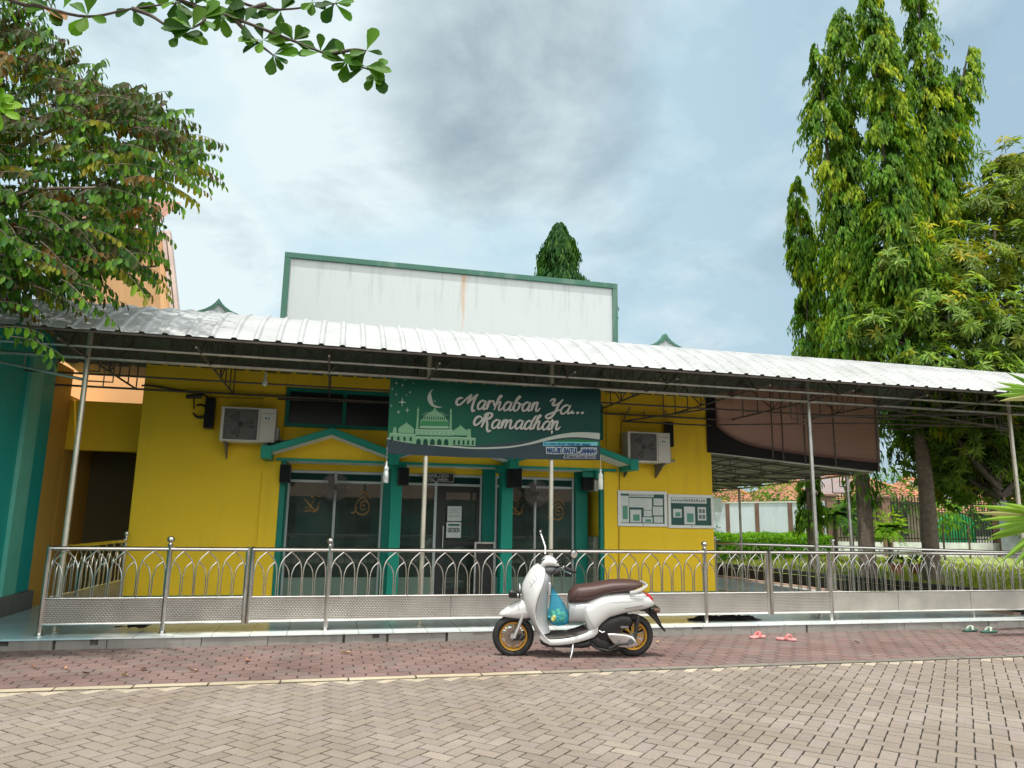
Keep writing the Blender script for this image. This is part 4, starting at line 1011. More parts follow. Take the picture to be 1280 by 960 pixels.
def speaker(x0, x1, y0, y1, z0, z1, label, grp):
    t = empty('loudspeaker', ((x0+x1)/2, y1, z0), label=label, cat='loudspeaker', group=grp)
    mb = MB(); mb.box(x0, x1, y0, y1, z0, z1); mb.build('cabinet', BLACK, t, bevel=.015)
    mb = MB(); mb.box(x0+.012, x1-.012, y0-.006, y0+.01, z0+.015, z1-.015); mb.build('grille', mat('speaker_cloth', (.004, .006, .008), .9), t)
    mb = MB(); mb.box((x0+x1)/2-.02, (x0+x1)/2+.02, y1, y1+.06, (z0+z1)/2-.05, (z0+z1)/2+.05); mb.build('wall_bracket', BLACKM, t)
speaker(-1.93, -1.79, 11.62, 11.75, 2.70, 3.17, 'tall black column speaker on the yellow wall beside the coiled cable', 'column speakers')
speaker(5.62, 5.77, 11.66, 11.76, 2.72, 3.16, 'tall black column speaker right of the second air conditioner', 'column speakers')
speaker(-.785, -.62, 11.60, 11.74, 1.92, 2.20, 'small black speaker in the left corner of the first porch bay', 'porch speakers')
speaker(.99, 1.16, 11.46, 11.62, 1.92, 2.20, 'small black speaker on the first teal porch column', 'porch speakers')
speaker(2.75, 2.98, 11.46, 11.62, 1.93, 2.25, 'black speaker on the second teal porch column', 'porch speakers')
speaker(4.20, 4.38, 11.95, 12.10, 1.94, 2.20, 'small black speaker at the right end of the porch', 'porch speakers')
# camera, coil and cable
t = empty('cable_coil', (-2.1, 11.78, 3.0), label='black security camera with a coiled cable on the yellow wall', cat='camera')
mb = MB(); mb.tube(cr([(-2.84, 11.66, 3.30), (-2.70, 11.70, 3.31), (-2.3, 11.74, 3.27), (-2.02, 11.76, 3.24), (-1.88, 11.76, 3.14)], 6), .014, 6); mb.build('cable', BLACK, t, smooth=True)
mb = MB()
for k in range(3): mb.tube([(-2.01+(.105-.008*k)*math.cos(a), 11.76-.012*k, 2.97+(.105-.008*k)*math.sin(a)) for a in np.linspace(-2.9+k*.2, 2.2, 22)], .010, 6)
mb.tube([(-2.1, 11.76, 3.0), (-2.12, 11.77, 3.16)], .01, 6); mb.build('coil', BLACK, t, smooth=True)
mb = MB(); mb.tube([(-2.19, 11.60, 3.16), (-2.00, 11.68, 3.19)], .034, 12); mb.tube([(-2.10, 11.64, 3.18), (-2.10, 11.79, 3.20)], .014, 8); mb.lathe([(.032, 0), (.026, -.01)], (-2.19, 11.6, 3.16), 'x', 12); mb.build('camera_body', BLACK, t, smooth=True)
mb = MB(); mb.tube([(-2.84, 11.785, 3.33), (-1.86, 11.785, 3.20), (-.85, 11.785, 3.22)], .007, 5); mb.tube([(4.86, 11.785, 3.3), (4.80, 11.785, 2.6), (4.76, 11.785, .3)], .007, 5); mb.build('wall_cable', mat('ochre_cable', (.25, .18, .03), .6), t)
t = empty('light_bulb', (-1.0, 10.6, 3.2), label='unlit globe light bulb hanging under the canopy above the first air conditioner', cat='light bulb')
mb = MB(); mb.lathe([(.008, .16), (.016, .11), (.016, .07)], (-1.0, 10.6, 3.26), n=12); mb.build('socket', PAPER, t)
mb = MB(); mb.lathe([(.014, .075), (.022, .055), (.036, .03), (.040, .0), (.034, -.026), (.016, -.042), (.002, -.046)], (-1.0, 10.6, 3.26), n=18); mb.build('globe', BULB, t, smooth=True)
mb = MB(); mb.tube([(-1.0, 10.6, 3.40), (-1.0, 10.6, 3.7)], .006, 5); mb.build('lamp_cable', RUSTY, t)
# notice boards
def board(x0, x1, z0, z1, label, papers, head):
    t = empty('notice_board', ((x0+x1)/2, F, z0), label=label, cat='notice board', group='notice boards on the yellow wall')
    y = F-.05
    mb = MB(); b = .052
    mb.box(x0, x1, y, F-.002, z0, z0+b); mb.box(x0, x1, y, F-.002, z1-b, z1); mb.box(x0, x0+b, y+.001, F-.003, z0+b, z1-b); mb.box(x1-b, x1, y+.001, F-.003, z0+b, z1-b); mb.build('frame', WHITEFR, t, bevel=.006)
    mb = MB(); mb.box(x0+b, x1-b, y+.02, F-.004, z0+b, z1-b); mb.build('backing', GREENBOARD, t)
    W_, H_ = x1-x0-2*b, z1-z0-2*b
    mb = MB(); k = mat('lock_dark', (.03, .03, .03), .4); mb.lathe([(.010, y-.006), (.010, y)], ((x0+x1)/2, 0, z0+b*.5), 'y', 10); mb.build('lock', k, t)
    for i, (u0, u1, v0, v1, pic) in enumerate(papers):
        a, b2, c, d = x0+b+u0*W_, x0+b+u1*W_, z0+b+v0*H_, z0+b+v1*H_
        mb = MB(); mb.box(a, b2, y+.0165-.0005*(i % 3), y+.019, c, d); p = mb.build('pinned_paper', PAPER, t)
        mb = MB(); yy = y+.0145
        if pic == 1:
            n = max(2, int((d-c)/.028))
            for k in range(n): zl = d-.02-(d-c-.03)*k/n; mb.box(a+.012, b2-.012-rnd.random()*.3*(b2-a), yy, y+.0155, zl-.005, zl)
            mb.build('print', mat('faint_print', (.40, .45, .43), .7), p)
        elif pic == 2:
            mb.box(a+.25*(b2-a), b2-.15*(b2-a), yy, y+.0155, c+.12*(d-c), c+.62*(d-c)); mb.build('print', mat('green_print', (.10, .30, .22), .7), p)
        elif pic == 3:
            for k in range(14):
                xx = a+.012+(b2-a-.03)*k/14
                mb.box(xx, xx+(b2-a)*.045, yy, y+.0155, c+.3*(d-c), c+.75*(d-c)*(.8+.25*rnd.random()))
            mb.build('print', mat('grey_print', (.16, .20, .18), .7), p)
        elif pic == 4:
            for u, v in ((.15, .55), (.55, .55), (.15, .12), (.55, .12)): mb.box(a+u*(b2-a), a+(u+.3)*(b2-a), yy, y+.0155, c+v*(d-c), c+(v+.3)*(d-c))
            mb.build('print', mat('photo_print', (.12, .16, .14), .6), p)
board(4.745, 5.655, 1.345, 1.945, 'white framed notice board covered in papers, left one of the pair on the yellow wall',
      [(0, .19, .02, .93, 2), (.2, .76, .90, .99, 3), (.2, .72, .54, .86, 1), (.22, .47, .03, .46, 2), (.53, .71, .46, .66, 1), (.53, .71, .24, .44, 1), (.76, .97, .62, .86, 1), (.74, .97, .28, .58, 1), (.50, .73, .03, .21, 2), (.76, .97, .03, .24, 1)], 1)
board(5.675, 6.545, 1.325, 1.905, 'white framed notice board with three sheets below a pale title strip, right of the pair',
      [(.02, .90, .79, .99, 3), (.06, .27, .27, .58, 2), (.33, .60, .03, .67, 2), (.67, .88, .18, .66, 4)], 1)
# small sign over the door and papers on it
t = empty('sign', (1.72, 12.28, 2.02), label='small black sign with white lettering above the glass door', cat='sign')
mb = MB(); mb.box(1.46, 1.99, 12.23, 12.29, 2.025, 2.175); mb.build('board', BLACK, t, bevel=.003)
mb = MB()
for a in ((1.463, 1.987, 2.028, 2.036), (1.463, 1.987, 2.164, 2.172), (1.463, 1.471, 2.036, 2.164), (1.979, 1.987, 2.036, 2.164)): mb.box(a[0], a[1], 12.227, 12.232, a[2], a[3])
pl = lambda x, z, l: (x, 12.2285-l*.00004, z)
block(mb, '<MASJID>', 1.485, 2.105, .040, .045, .011, pl, .42)
block(mb, 'BAITUL JANNAH', 1.49, 2.047, .0245, .038, .008, pl, .36); mb.build('lettering', flat('sign_white', (.62, .64, .60)), t)
t = empty('notice', (1.98, 12.29, 1.55), label='white printed sheet on the glass door, upper of two', cat='notice')
mb = MB(); mb.box(1.905, 2.145, 12.280, 12.283, 1.385, 1.63); mb.build('sheet', PAPER, t)
mb = MB()
for z, a in ((1.575, .16), (1.545, .10), (1.515, .17), (1.465, .18), (1.45, .18)): mb.box(2.025-a/2, 2.025+a/2, 12.278, 12.2805, z, z+.010)
mb.build('print', mat('faint_print', (.40, .45, .43), .7), t)
t = empty('notice', (1.98, 12.29, 1.2), label='white sheet with a green headline on the glass door, lower of two', cat='notice')
mb = MB(); mb.box(1.895, 2.145, 12.280, 12.283, 1.11, 1.37); mb.build('sheet', PAPER, t)
mb = MB(); mb.box(1.925, 2.115, 12.278, 12.2805, 1.305, 1.335); mb.build('green_headline', flat('notice_green', (.02, .20, .11)), t)
mb = MB(); block(mb, 'GESER', 1.925, 1.205, .029, .06, .012, lambda x, z, l: (x, 12.2790-l*.00004, z), .38); mb.build('lettering', INK, t)
# low framed board standing beside the middle column
t = empty('display_board', (2.53, 11.9, .12), label='low dark board in a silver frame standing between the two teal columns', cat='board')
mb = MB(); x0, x1, y = 2.30, 2.645, 11.86
for a in ((x0, x0+.03, .12, 1.06), (x1-.03, x1, .12, 1.06), (x0+.03, x1-.03, 1.03, 1.06), (x0+.03, x1-.03, .20, .23)): mb.box(a[0], a[1], y, y+.03, a[2], a[3])
mb.build('frame', GALV, t, bevel=.003)
mb = MB(); mb.box(x0+.03, x1-.03, y+.01, y+.02, .23, 1.03); mb.build('panel', BLACK, t)
# pedestal fans
def fan(x, z, label):
    t = empty('pedestal_fan', (x, 12.05, .115), label=label, cat='fan', group='pedestal fans in the porch')
    mb = MB(); mb.lathe([(.20, .115), (.20, .13), (.05, .15), (.02, .17)], (x, 12.05, 0), n=20); mb.tube([(x, 12.05, .15), (x, 12.05, z)], .016, 8); mb.build('stand', GALV, t, smooth=True)
    mb = MB()
    for r in np.linspace(.03, .215, 10): mb.tube([(x+r*math.cos(2*math.pi*k/26), 11.93-.03*(1-r/.215), z+r*math.sin(2*math.pi*k/26)) for k in range(27)], .0035, 4, cap=False)
    for k in range(22): a = 2*math.pi*k/22; mb.tube([(x, 11.90, z), (x+.215*math.cos(a), 11.93, z+.215*math.sin(a)), (x+.19*math.cos(a), 12.0, z+.19*math.sin(a))], .003, 4)
    mb.build('guard', mat('fan_guard_brown', (.16, .13, .12), .5), t)
    mb = MB()
    for k in range(3):
        a0 = 2*math.pi*k/3; P = [(x+r*math.cos(a0+q), 11.955+dy, z+r*math.sin(a0+q)) for r, q, dy in ((.03, -.2, 0), (.12, -.5, .012), (.19, -.30, .016), (.20, .25, -.01), (.10, .55, -.016), (.03, .3, 0))]; mb.add(P, [tuple(range(6))])
    mb.build('blade', mat('fan_blade_brown', (.10, .08, .075), .4), t)
    mb = MB(); mb.tube([(x, 11.97, z), (x, 12.14, z)], .055, 12); mb.lathe([(.035, 11.885), (.035, 11.90)], (x, 0, z), 'y', 14); mb.build('motor', BLACK, t, smooth=True)
fan(.045, 1.885, 'dark pedestal fan standing before the left glazed bay')
fan(3.36, 1.865, 'dark pedestal fan standing before the right glazed bay')
# through the open end of the porch: cabinet, wall fan, indoor unit
t = empty('cabinet', (4.46, 12.1, .12), label='grey louvred shoe cabinet at the right end of the porch', cat='cabinet')
mb = MB(); mb.box(4.37, 4.498, 11.93, 12.26, .12, 1.16); mb.build('body', mat('grey_cabinet', (.20, .20, .15), .5), t, bevel=.006)
mb = MB()
for k in range(9): mb.box(4.362, 4.372, 11.95, 12.24, .2+k*.1, .27+k*.1)
mb.build('door_slat', mat('grey_cabinet_slat', (.27, .27, .21), .5), t)
t = empty('wall_box', (4.46, 12.1, 1.95), label='white plastic box high on the right porch wall above the cabinet', cat='box')
mb = MB(); mb.box(4.38, 4.499, 11.90, 12.24, 1.93, 2.13); mb.build('casing', ACW, t, bevel=.015); mb = MB(); mb.box(4.374, 4.381, 11.93, 12.21, 1.945, 1.96); mb.build('vent', ACG, t)

# ================================================================== SMALL THINGS ON THE GROUND
def sandal(x, y, rz_, label, m_, m2, sc_=1.):
    t = empty('sandal', (x, y, 0.004), rz_, label, 'sandal', 'sandals left on the red pavement')
    L = .25*sc_; pts = [(0, .0), (.02, .032), (.07, .038), (.13, .036), (.19, .046), (.235, .034), (.25, 0), (.235, -.036), (.19, -.048), (.13, -.034), (.07, -.034), (.02, -.028)]
    mb = MB(); mb.prism([(a*sc_, b*sc_) for a, b in pts], 0, .024, 'xy'); mb.build('sole', m_, t, bevel=.006, world=False)
    mb = MB()
    for s in (-1, 1): mb.tube(cr([(.11*sc_, s*.040, .018), (.14*sc_, s*.034, .055), (.175*sc_, s*.012, .062), (.20*sc_, 0, .026)], 6), .009, 6)
    mb.tube(cr([(.13*sc_, -.042, .02), (.15*sc_, 0, .068), (.13*sc_, .042, .02)], 6), .012, 6)
    mb.build('strap', m2, t, smooth=True, world=False)
sandal(5.24, 8.60, .35, 'pink rubber sandal lying flat, the left one of the pink pair', PINK, mat('dark_pink_strap', (.62, .19, .19), .5), 1.08)
sandal(5.53, 8.50, -.6, 'pink rubber sandal turned aside, the right one of the pink pair', PINK, mat('dark_pink_strap', (.62, .19, .19), .5), 1.0)
sandal(8.62, 8.72, .25, 'green and white striped sandal by the kerb at right, farther of two', GREENS, mat('pale_green_strap', (.40, .48, .40), .5), 1.15)
sandal(8.78, 8.60, .1, 'green and white striped sandal by the kerb at right, nearer of two', GREENS, mat('pale_green_strap', (.40, .48, .40), .5), 1.15)
mb = MB(); nx, ny = 26, 10; vs = []
for i in range(nx+1):
    for j in range(ny+1):
        u, v = i/nx, j/ny; edge = min(u, 1-u, v*.6, (1-v)*.6)
        vs.append((4.86+u*1.0+.05*math.sin(v*9), 9.32+v*.30+.03*math.sin(u*7), .117+.055*min(1, edge*9)*(.5+.5*math.sin(u*17+v*5))**.7+.012*math.sin(u*41+v*23)*min(1, edge*9)+.004))
mb.add(vs, [(i*(ny+1)+j, (i+1)*(ny+1)+j, (i+1)*(ny+1)+j+1, i*(ny+1)+j+1) for i in range(nx) for j in range(ny)])
tag(mb.build('doormat', mat('black_rag', (.008, .008, .009), .95), smooth=True), 'crumpled black mat under the railing by the mosque right corner', 'mat')
leafspots = [(-1.6, 7.75, .1), (-.72, 8.05, .1), (.25, 8.30, .115), (-2.05, 7.62, .07), (-1.15, 7.6, .08), (-2.6, 8.0, .06), (-1.7, 7.48, .07), (.55, 7.5, .05), (-.2, 8.55, .05), (6.4, 8.1, .06), (3.9, 8.45, .05), (7.3, 7.7, .06), (-2.3, 7.9, .06), (1.3, 8.5, .04)]
lcols = [(.42, .24, .14), (.30, .14, .08), (.46, .33, .16), (.20, .10, .07)]
for i, (x, y, l) in enumerate(leafspots):
    mb = MB(); n = 8; vs = []
    for k in range(n+1):
        t_ = k/n; w_ = l*.24*math.sin(math.pi*t_**.8); vs += [(l*(t_-.5), -w_, .010+.022*t_*t_+.006*math.sin(7*t_)), (l*(t_-.5), 0, .004+.012*t_*t_), (l*(t_-.5), w_, .012+.02*t_)]
    mb.add(vs, [(3*k+j, 3*k+3+j, 3*k+4+j, 3*k+1+j) for k in range(n) for j in range(2)])
    o = mb.build('fallen_leaf', mat('dry_leaf_%s' % 'abcd'[i % 4], lcols[i % 4], .7), smooth=True, ang=80); o.location = (x, y, 0.004); o.rotation_euler = (0, 0, rnd.uniform(0, 6.28))
    tag(o, 'dry fallen leaf lying on the red pavement', 'leaf', 'fallen leaves on the red pavement')
mb = MB(); mb.tube(cr([(-2.20, 9.55, .15), (-2.12, 9.54, .165), (-2.02, 9.55, .16), (-1.93, 9.56, .185)], 5), [.004]+[.022]*6+[.03]*5+[.018]*4, 8); mb.tube([(-1.95, 9.56, .18), (-1.90, 9.57, .20), (-1.87, 9.57, .195)], [.018, .02, .004], 8); mb.prism([(-2.20, .15), (-2.33, .158), (-2.32, .14)], 9.53, 9.56)
mb.tube([(-2.06, 9.545, .15), (-2.06, 9.545, .117)], .003, 5); mb.tube([(-2.03, 9.56, .15), (-2.03, 9.56, .117)], .003, 5)
tag(mb.build('bird', mat('dark_feathers', (.02, .018, .016), .8), smooth=True), 'small dark bird on the tiled terrace behind the left railing', 'bird')

# ================================================================== SCOOTER
S = .001682
dirv = Vector((3.2752-1.9939, 7.7292-7.9696, 0)).normalized(); rzs = math.atan2(dirv.y, dirv.x)
root = Vector((1.9939, 7.9696, 0))+dirv*.6526
sco = empty('scooter', root, rzs, 'white scooter with a brown seat and gold wheel rims parked on its side stand', 'scooter', rx=R_(4.5))
def X(px): return (px-600)*S
def Z(py): return (862-py)*S
def sb(mb, name, m_, smooth=True, bevel=0, parent=None, sub=0, ang=40):
    return mb.build(name, m_, parent or sco, smooth=smooth, bevel=bevel, world=False, sub=sub, ang=ang)
def wheel(cx, cz, rear=False):
    t = MB(); R, w2 = .2245, .046
    prof = []
    for k in range(18):
        a = 2*math.pi*k/18; prof.append((.182+.0425*math.cos(a)*1.0, w2*math.sin(a)*(1.0 if math.cos(a) > -.2 else .8)))
    t.lathe(prof, (cx, 0, cz), 'y', 48, close=True); ty = sb(t, 'tyre', RUBBER)
    m = MB(); m.lathe([(.150, -.040), (.150, -.030), (.138, -.022), (.138, .022), (.150, .030), (.150, .040), (.132, .036), (.126, .022), (.126, -.022), (.132, -.036)], (cx, 0, cz), 'y', 48, close=True); rim = sb(m, 'rim', GOLD)
    m = MB()
    for k in range(8):
        a = 2*math.pi*k/8
        for da in (-.13, .13): m.bar((cx+.03*math.cos(a), -.004, cz+.03*math.sin(a)), (cx+.129*math.cos(a+da), 0, cz+.129*math.sin(a+da)), .010, .014)
    sb(m, 'spokes', GOLD, parent=None)
    m = MB(); m.lathe([(.034, -.05), (.034, .05)], (cx, 0, cz), 'y', 20); m.lathe([(.014, -.062), (.014, .062)], (cx, 0, cz), 'y', 12); sb(m, 'hub', ALU)
    if not rear:
        m = MB(); m.lathe([(.085, -.036), (.095, -.036), (.095, -.032), (.055, -.032), (.055, -.036)], (cx, 0, cz), 'y', 36)
        sb(m, 'brake_disc', mat('brake_disc_steel', (.30, .25, .21), .35, .8))
FW, FZ = X(212), Z(740); RW, RZ = X(985), Z(730)
wheel(FW, FZ); wheel(RW, RZ, True)
# front fork and fender
mb = MB()
for s in (-1, 1): mb.tube([(FW+.005, s*.068, FZ-.01), (FW+.055, s*.068, FZ+.11), (FW+.105, s*.060, FZ+.26)], [.022, .019, .019], 12)
sb(mb, 'fork', ALU)
mb = MB(); mb.box(FW-.005, FW+.06, -.062, -.035, FZ-.035, FZ+.035); mb.tube([(FW+.07, -.055, FZ-.03), (FW+.11, -.05, FZ+.02)], .03, 8); sb(mb, 'brake_caliper', BLACK, bevel=.006)
secs = []
for px_, top, bot, w_ in ((112, 606, 614, .018), (130, 588, 616, .045), (165, 562, 618, .062), (205, 538, 622, .070), (245, 518, 624, .076), (285, 508, 622, .080), (318, 512, 618, .076), (330, 530, 600, .06)):
    sec = []
    for k in range(13):
        a = math.pi*k/12; sec.append((X(px_), -w_*math.copysign(abs(math.cos(a))**.75, math.cos(a)), Z(bot)+(Z(top)-Z(bot))*math.sin(a)**.75))
    secs.append(sec)
mb = MB(); mb.loft(secs, closed=False); o = sb(mb, 'front_fender', WHITEP); md_ = o.modifiers.new('s', 'SOLIDIFY'); md_.thickness = .008
mb = MB(); secs = [[(X(p), (-w_+.012)*math.cos(math.pi*k/12), Z(b)+.002+(Z(t)-Z(b)-.02)*math.sin(math.pi*k/12)) for k in range(13)] for p, t, b, w_ in ((150, 580, 622, .05), (245, 522, 640, .07), (325, 520, 640, .07))]; mb.loft(secs, closed=False); sb(mb, 'fender_lining', BLACK)
# leg shield
SH = [(288, 352, 398, .060), (300, 332, 402, .085), (330, 308, 404, .125), (370, 284, 396, .165), (410, 266, 384, .188), (450, 258, 368, .198), (490, 262, 352, .202), (530, 275, 342, .200), (570, 290, 338, .194), (610, 306, 342, .188), (650, 323, 356, .180), (690, 343, 378, .172), (725, 364, 404, .165), (755, 392, 438, .158), (778, 425, 470, .150)]
NT = 20; secs = []
for y, no, ed, w_ in SH:
    sec = []
    for k in range(NT+1):
        t = -1+2*k/NT; e = 2.0 if y < 500 else 2.4
        sec.append((X(ed-(ed-no)*(1-abs(t)**e)), w_*t, Z(y)))
    secs.append(sec)
mb = MB(); mb.loft(secs, closed=False); shield = sb(mb, 'leg_shield', WHITEP); md_ = shield.modifiers.new('s', 'SOLIDIFY'); md_.thickness = .012
# front badge, vent slashes and lamp cluster
mb = MB()
def shp(y, t, off=.004):
    for (ya, na, ea, wa), (yb, nb, eb, wb) in zip(SH[:-1], SH[1:]):
        if ya <= y <= yb: q = (y-ya)/(yb-ya); no, ed, w_ = na+(nb-na)*q, ea+(eb-ea)*q, wa+(wb-wa)*q; return (X(ed-(ed-no)*(1-abs(t)**2.0))-off, w_*t-off*1.2*(1 if t > 0 else -1)*-1*-1, Z(y))
for pts in ([(345, -.62), (360, -.75), (395, -.66), (420, -.52), (400, -.55)],): mb.add([shp(*p) for p in pts], [tuple(range(len(pts)))])
sb(mb, 'side_badge', mat('badge_grey', (.30, .31, .31), .3, .5), smooth=False)
mb = MB(); mb.tube([shp(452, -.95, .003), shp(455, -.6, .003), shp(452, -.1, .003)], .0022, 5); mb.tube([shp(470, -.95, .003), shp(474, -.6, .003), shp(472, -.1, .003)], .0018, 5); sb(mb, 'panel_line', GREYP)
mb = MB()
for q in range(3): mb.tube([shp(350+q*22, -.66+.05*q, .004), shp(372+q*20, -.80+.05*q, .004), shp(398+q*14, -.74+.05*q, .004)], .0035, 5)
sb(mb, 'side_vent', GREYP)
mb = MB(); mb.loft([[(X(250)-.012*c, .075*math.cos(a), Z(440)+.045*math.sin(a)) for a in np.linspace(0, 6.283, 20)[:-1]] for c in (0, 1)]); lm = sb(mb, 'headlight', mat('lamp_lens', (.55, .58, .60), .08, .3, coat=.6))
t_ = MB(); t_.box(X(178), X(250), -.07, .09, Z(498), Z(470)); t_.tube([(X(250), -.05, Z(480)), (X(205), -.055, Z(455))], .010, 8); t_.lathe([(.03, X(182)), (.034, X(200)), (.02, X(222))], (0, -.06, Z(466)), 'x', 14); sb(t_, 'plate_bracket', BLACK, bevel=.006)
t_ = MB(); t_.lathe([(.022, X(232)-.004), (.020, X(232)+.01)], (0, -.085, Z(478)), 'x', 14); sb(t_, 'chrome_horn', CHROME)
# inner silver shield
secs = []
for y, xr, ed, w_ in ((300, 436, 404, .075), (345, 452, 405, .13), (400, 446, 392, .172), (460, 434, 370, .192), (520, 430, 350, .192), (580, 430, 345, .184), (640, 433, 356, .172), (680, 440, 378, .164), (710, 450, 400, .158)):
    secs.append([(X(ed+(xr-ed)*(1-abs(-1+2*k/NT)**2.2)), w_*(-1+2*k/NT)*.985, Z(y)) for k in range(NT+1)])
mb = MB(); mb.loft(secs, closed=False); sb(mb, 'inner_shield', SILVER)
mb = MB(); mb.box(X(425), X(446), -.10, .10, Z(470), Z(395)); sb(mb, 'glove_box', SILVER, bevel=.012)
mb = MB(); mb.tube([(X(436), -.04, Z(430)), (X(455), -.04, Z(424)), (X(458), -.04, Z(440))], .010, 8); mb.lathe([(.018, X(436)), (.018, X(446))], (0, -.04, Z(430)), 'x', 12); sb(mb, 'bag_hook', BLACK)
# floor rim and mat
FR = [(375, 700, 742, .150), (400, 722, 765, .155), (440, 738, 784, .158), (500, 735, 783, .160), (560, 728, 776, .160), (620, 712, 764, .158), (680, 690, 748, .155), (720, 660, 735, .150), (745, 620, 715, .145)]
mb = MB(); mb.loft([ssec(X(p), Z(b), Z(t), w_, 4.5, 24) for p, t, b, w_ in FR]); sb(mb, 'floor_panel', WHITEP)
mb = MB(); mb.loft([[(X(p), -w_+.008, Z(t)+.001), (X(p), -w_+.02, Z(t)+.012), (X(p), w_-.02, Z(t)+.012), (X(p), w_-.008, Z(t)+.001)] for p, t, b, w_ in [(398, 717, 0, .15)]+FR[2:7]], closed=True); fm = sb(mb, 'floor_mat', MATM, smooth=False, bevel=.004)
mb = MB()
for k in range(7): y = -.11+k*.036; mb.tube([(X(450), y, Z(736)+.013), (X(560), y, Z(727)+.013), (X(650), y, Z(702)+.013)], .004, 5)
sb(mb, 'mat_rib', MATM, parent=fm)
mb = MB(); mb.loft([ssec(X(p), Z(b), Z(t), w_, 4) for p, t, b, w_ in ((388, 768, 782, .09), (430, 778, 798, .12), (560, 772, 800, .12), (650, 762, 806, .11), (700, 745, 800, .10))]); sb(mb, 'under_tray', BLACK)
# seat base, rear body, seat
mb = MB(); mb.loft([ssec(X(p), Z(b), Z(t), w_, 3.2) for p, t, b, w_ in ((562, 525, 655, .105), (575, 518, 650, .125), (610, 515, 648, .138), (660, 510, 650, .146), (700, 508, 650, .148))]); sb(mb, 'seat_base', SILVER)
mb = MB(); mb.loft([ssec(X(p), Z(b), Z(t), w_, 3.0, 26) for p, t, b, w_ in ((648, 538, 575, .125), (662, 520, 640, .150), (690, 505, 712, .163), (725, 486, 712, .172), (770, 468, 655, .178), (820, 460, 615, .180), (900, 452, 592, .176), (980, 450, 576, .160), (1040, 456, 566, .138), (1080, 474, 556, .112), (1105, 500, 546, .085), (1116, 520, 540, .06))]); body = sb(mb, 'rear_body', WHITEP)
mb = MB(); mb.loft([ssec(X(p), Z(b), Z(t), w_, 2.8, 26) for p, t, b, w_ in ((563, 498, 524, .075), (570, 462, 527, .105), (590, 434, 527, .128), (620, 417, 526, .138), (665, 412, 524, .138), (720, 406, 506, .138), (780, 394, 478, .146), (840, 383, 463, .152), (920, 379, 457, .150), (985, 382, 440, .138), (1025, 388, 420, .115), (1040, 395, 410, .08))]); seat = sb(mb, 'seat', SEATM)
mb = MB(); mb.tube(cr([(X(568), -.112, Z(500)), (X(600), -.139, Z(492)), (X(680), -.143, Z(490)), (X(760), -.147, Z(466)), (X(860), -.156, Z(440)), (X(980), -.142, Z(428))], 6), .003, 5); sb(mb, 'seat_piping', mat('seat_thread', (.05, .025, .02), .6), parent=seat)
mb = MB()
for s in (-1, 1): mb.loft([[(X(p), s*(w_+a), Z(z+b)) for a, b in ((-.012, -9), (.012, -9), (.016, 0), (.012, 9), (-.012, 9))] for p, z, w_ in ((945, 448, .158), (985, 440, .162), (1025, 425, .150), (1062, 405, .120))])
mb.loft([[(X(1062)+b*.0016, y, Z(405)+a) for a, b in ((-.014, -6), (.014, -6), (.014, 6), (-.014, 6))] for y in (-.12, .12)])
sb(mb, 'grab_rail', WHITEP)
mb = MB(); mb.loft([[(X(p), y, Z(z)) for y, z in ((-w_, t), (w_, t), (w_, b), (-w_, b))] for p, t, b, w_ in ((1060, 458, 500, .085), (1085, 464, 515, .088), (1110, 490, 520, .07))]); sb(mb, 'tail_light', REDL, smooth=False, bevel=.008)
mb = MB()
for q in range(9): mb.box(X(915+q*14), X(915+q*14+10), -.1785+.0028*q, -.170+.0028*q, Z(546-q*1.5), Z(538-q*1.5))
sb(mb, 'side_lettering', mat('badge_silver', (.42, .42, .40), .3, .7), smooth=False)
mud = MB(); mud.loft([[(X(p), -w_, Z(z)), (X(p), w_, Z(z)), (X(p)-.012, w_, Z(z)-.022), (X(p)-.012, -w_, Z(z)-.022)] for p, z, w_ in ((1025, 556, .075), (1070, 562, .085), (1105, 590, .08), (1150, 640, .07), (1195, 692, .055))]); mud.prism([(X(p), Z(z)) for p, z in ((1030, 556), (1085, 548), (1150, 556), (1135, 585), (1160, 640), (1182, 690), (1150, 655), (1105, 615))], -.055, .055); mud.box(X(1090), X(1150), -.10, .10, Z(575), Z(548)); sb(mud, 'rear_mudguard', BLACK, bevel=.006)
for s in (-1, 1):
    mb = MB(); mb.lathe([(.004, X(1150)), (.022, X(1142)), (.022, X(1110))], (0, s*.10, Z(562)), 'x', 12)
    sb(mb, 'rear_indicator', mat('smoke_lens', (.10, .05, .03), .2))
# engine, belt cover, air box, exhaust
mb = MB(); mb.loft([ssec(X(p), Z(b), Z(t), w_, 3.0) for p, t, b, w_ in ((735, 655, 760, .07), (770, 620, 790, .10), (840, 590, 790, .115), (900, 582, 700, .12), (950, 590, 680, .115), (975, 620, 670, .09))]); eb = sb(mb, 'air_box', BLACK)
mb = MB(); mb.box(X(892), X(942), -.124, -.117, Z(672), Z(658)); sb(mb, 'air_box_label', mat('label_grey', (.18, .18, .18), .4), parent=eb, smooth=False)
mb = MB(); secs = []
for y_, sc_ in ((-.145, .86), (-.135, 1.0), (-.08, 1.0)):
    secs.append([(X(900+(p-900)*sc_), y_, Z(742+(z-742)*sc_)) for p, z in ((806, 706), (850, 704), (920, 708), (970, 722), (992, 750), (985, 782), (945, 792), (880, 786), (840, 760), (815, 728))])
mb.loft(secs); cv = sb(mb, 'belt_cover', ALU, bevel=.004)
mb = MB()
for p, z in ((880, 748), (974, 755), (830, 715), (940, 780)): mb.lathe([(.008, -.152), (.008, -.14)], (X(p), 0, Z(z)), 'y', 8)
mb.lathe([(.030, -.150), (.034, -.140)], (X(955), 0, Z(752)), 'y', 18); sb(mb, 'cover_bolt', GREYP, parent=cv)
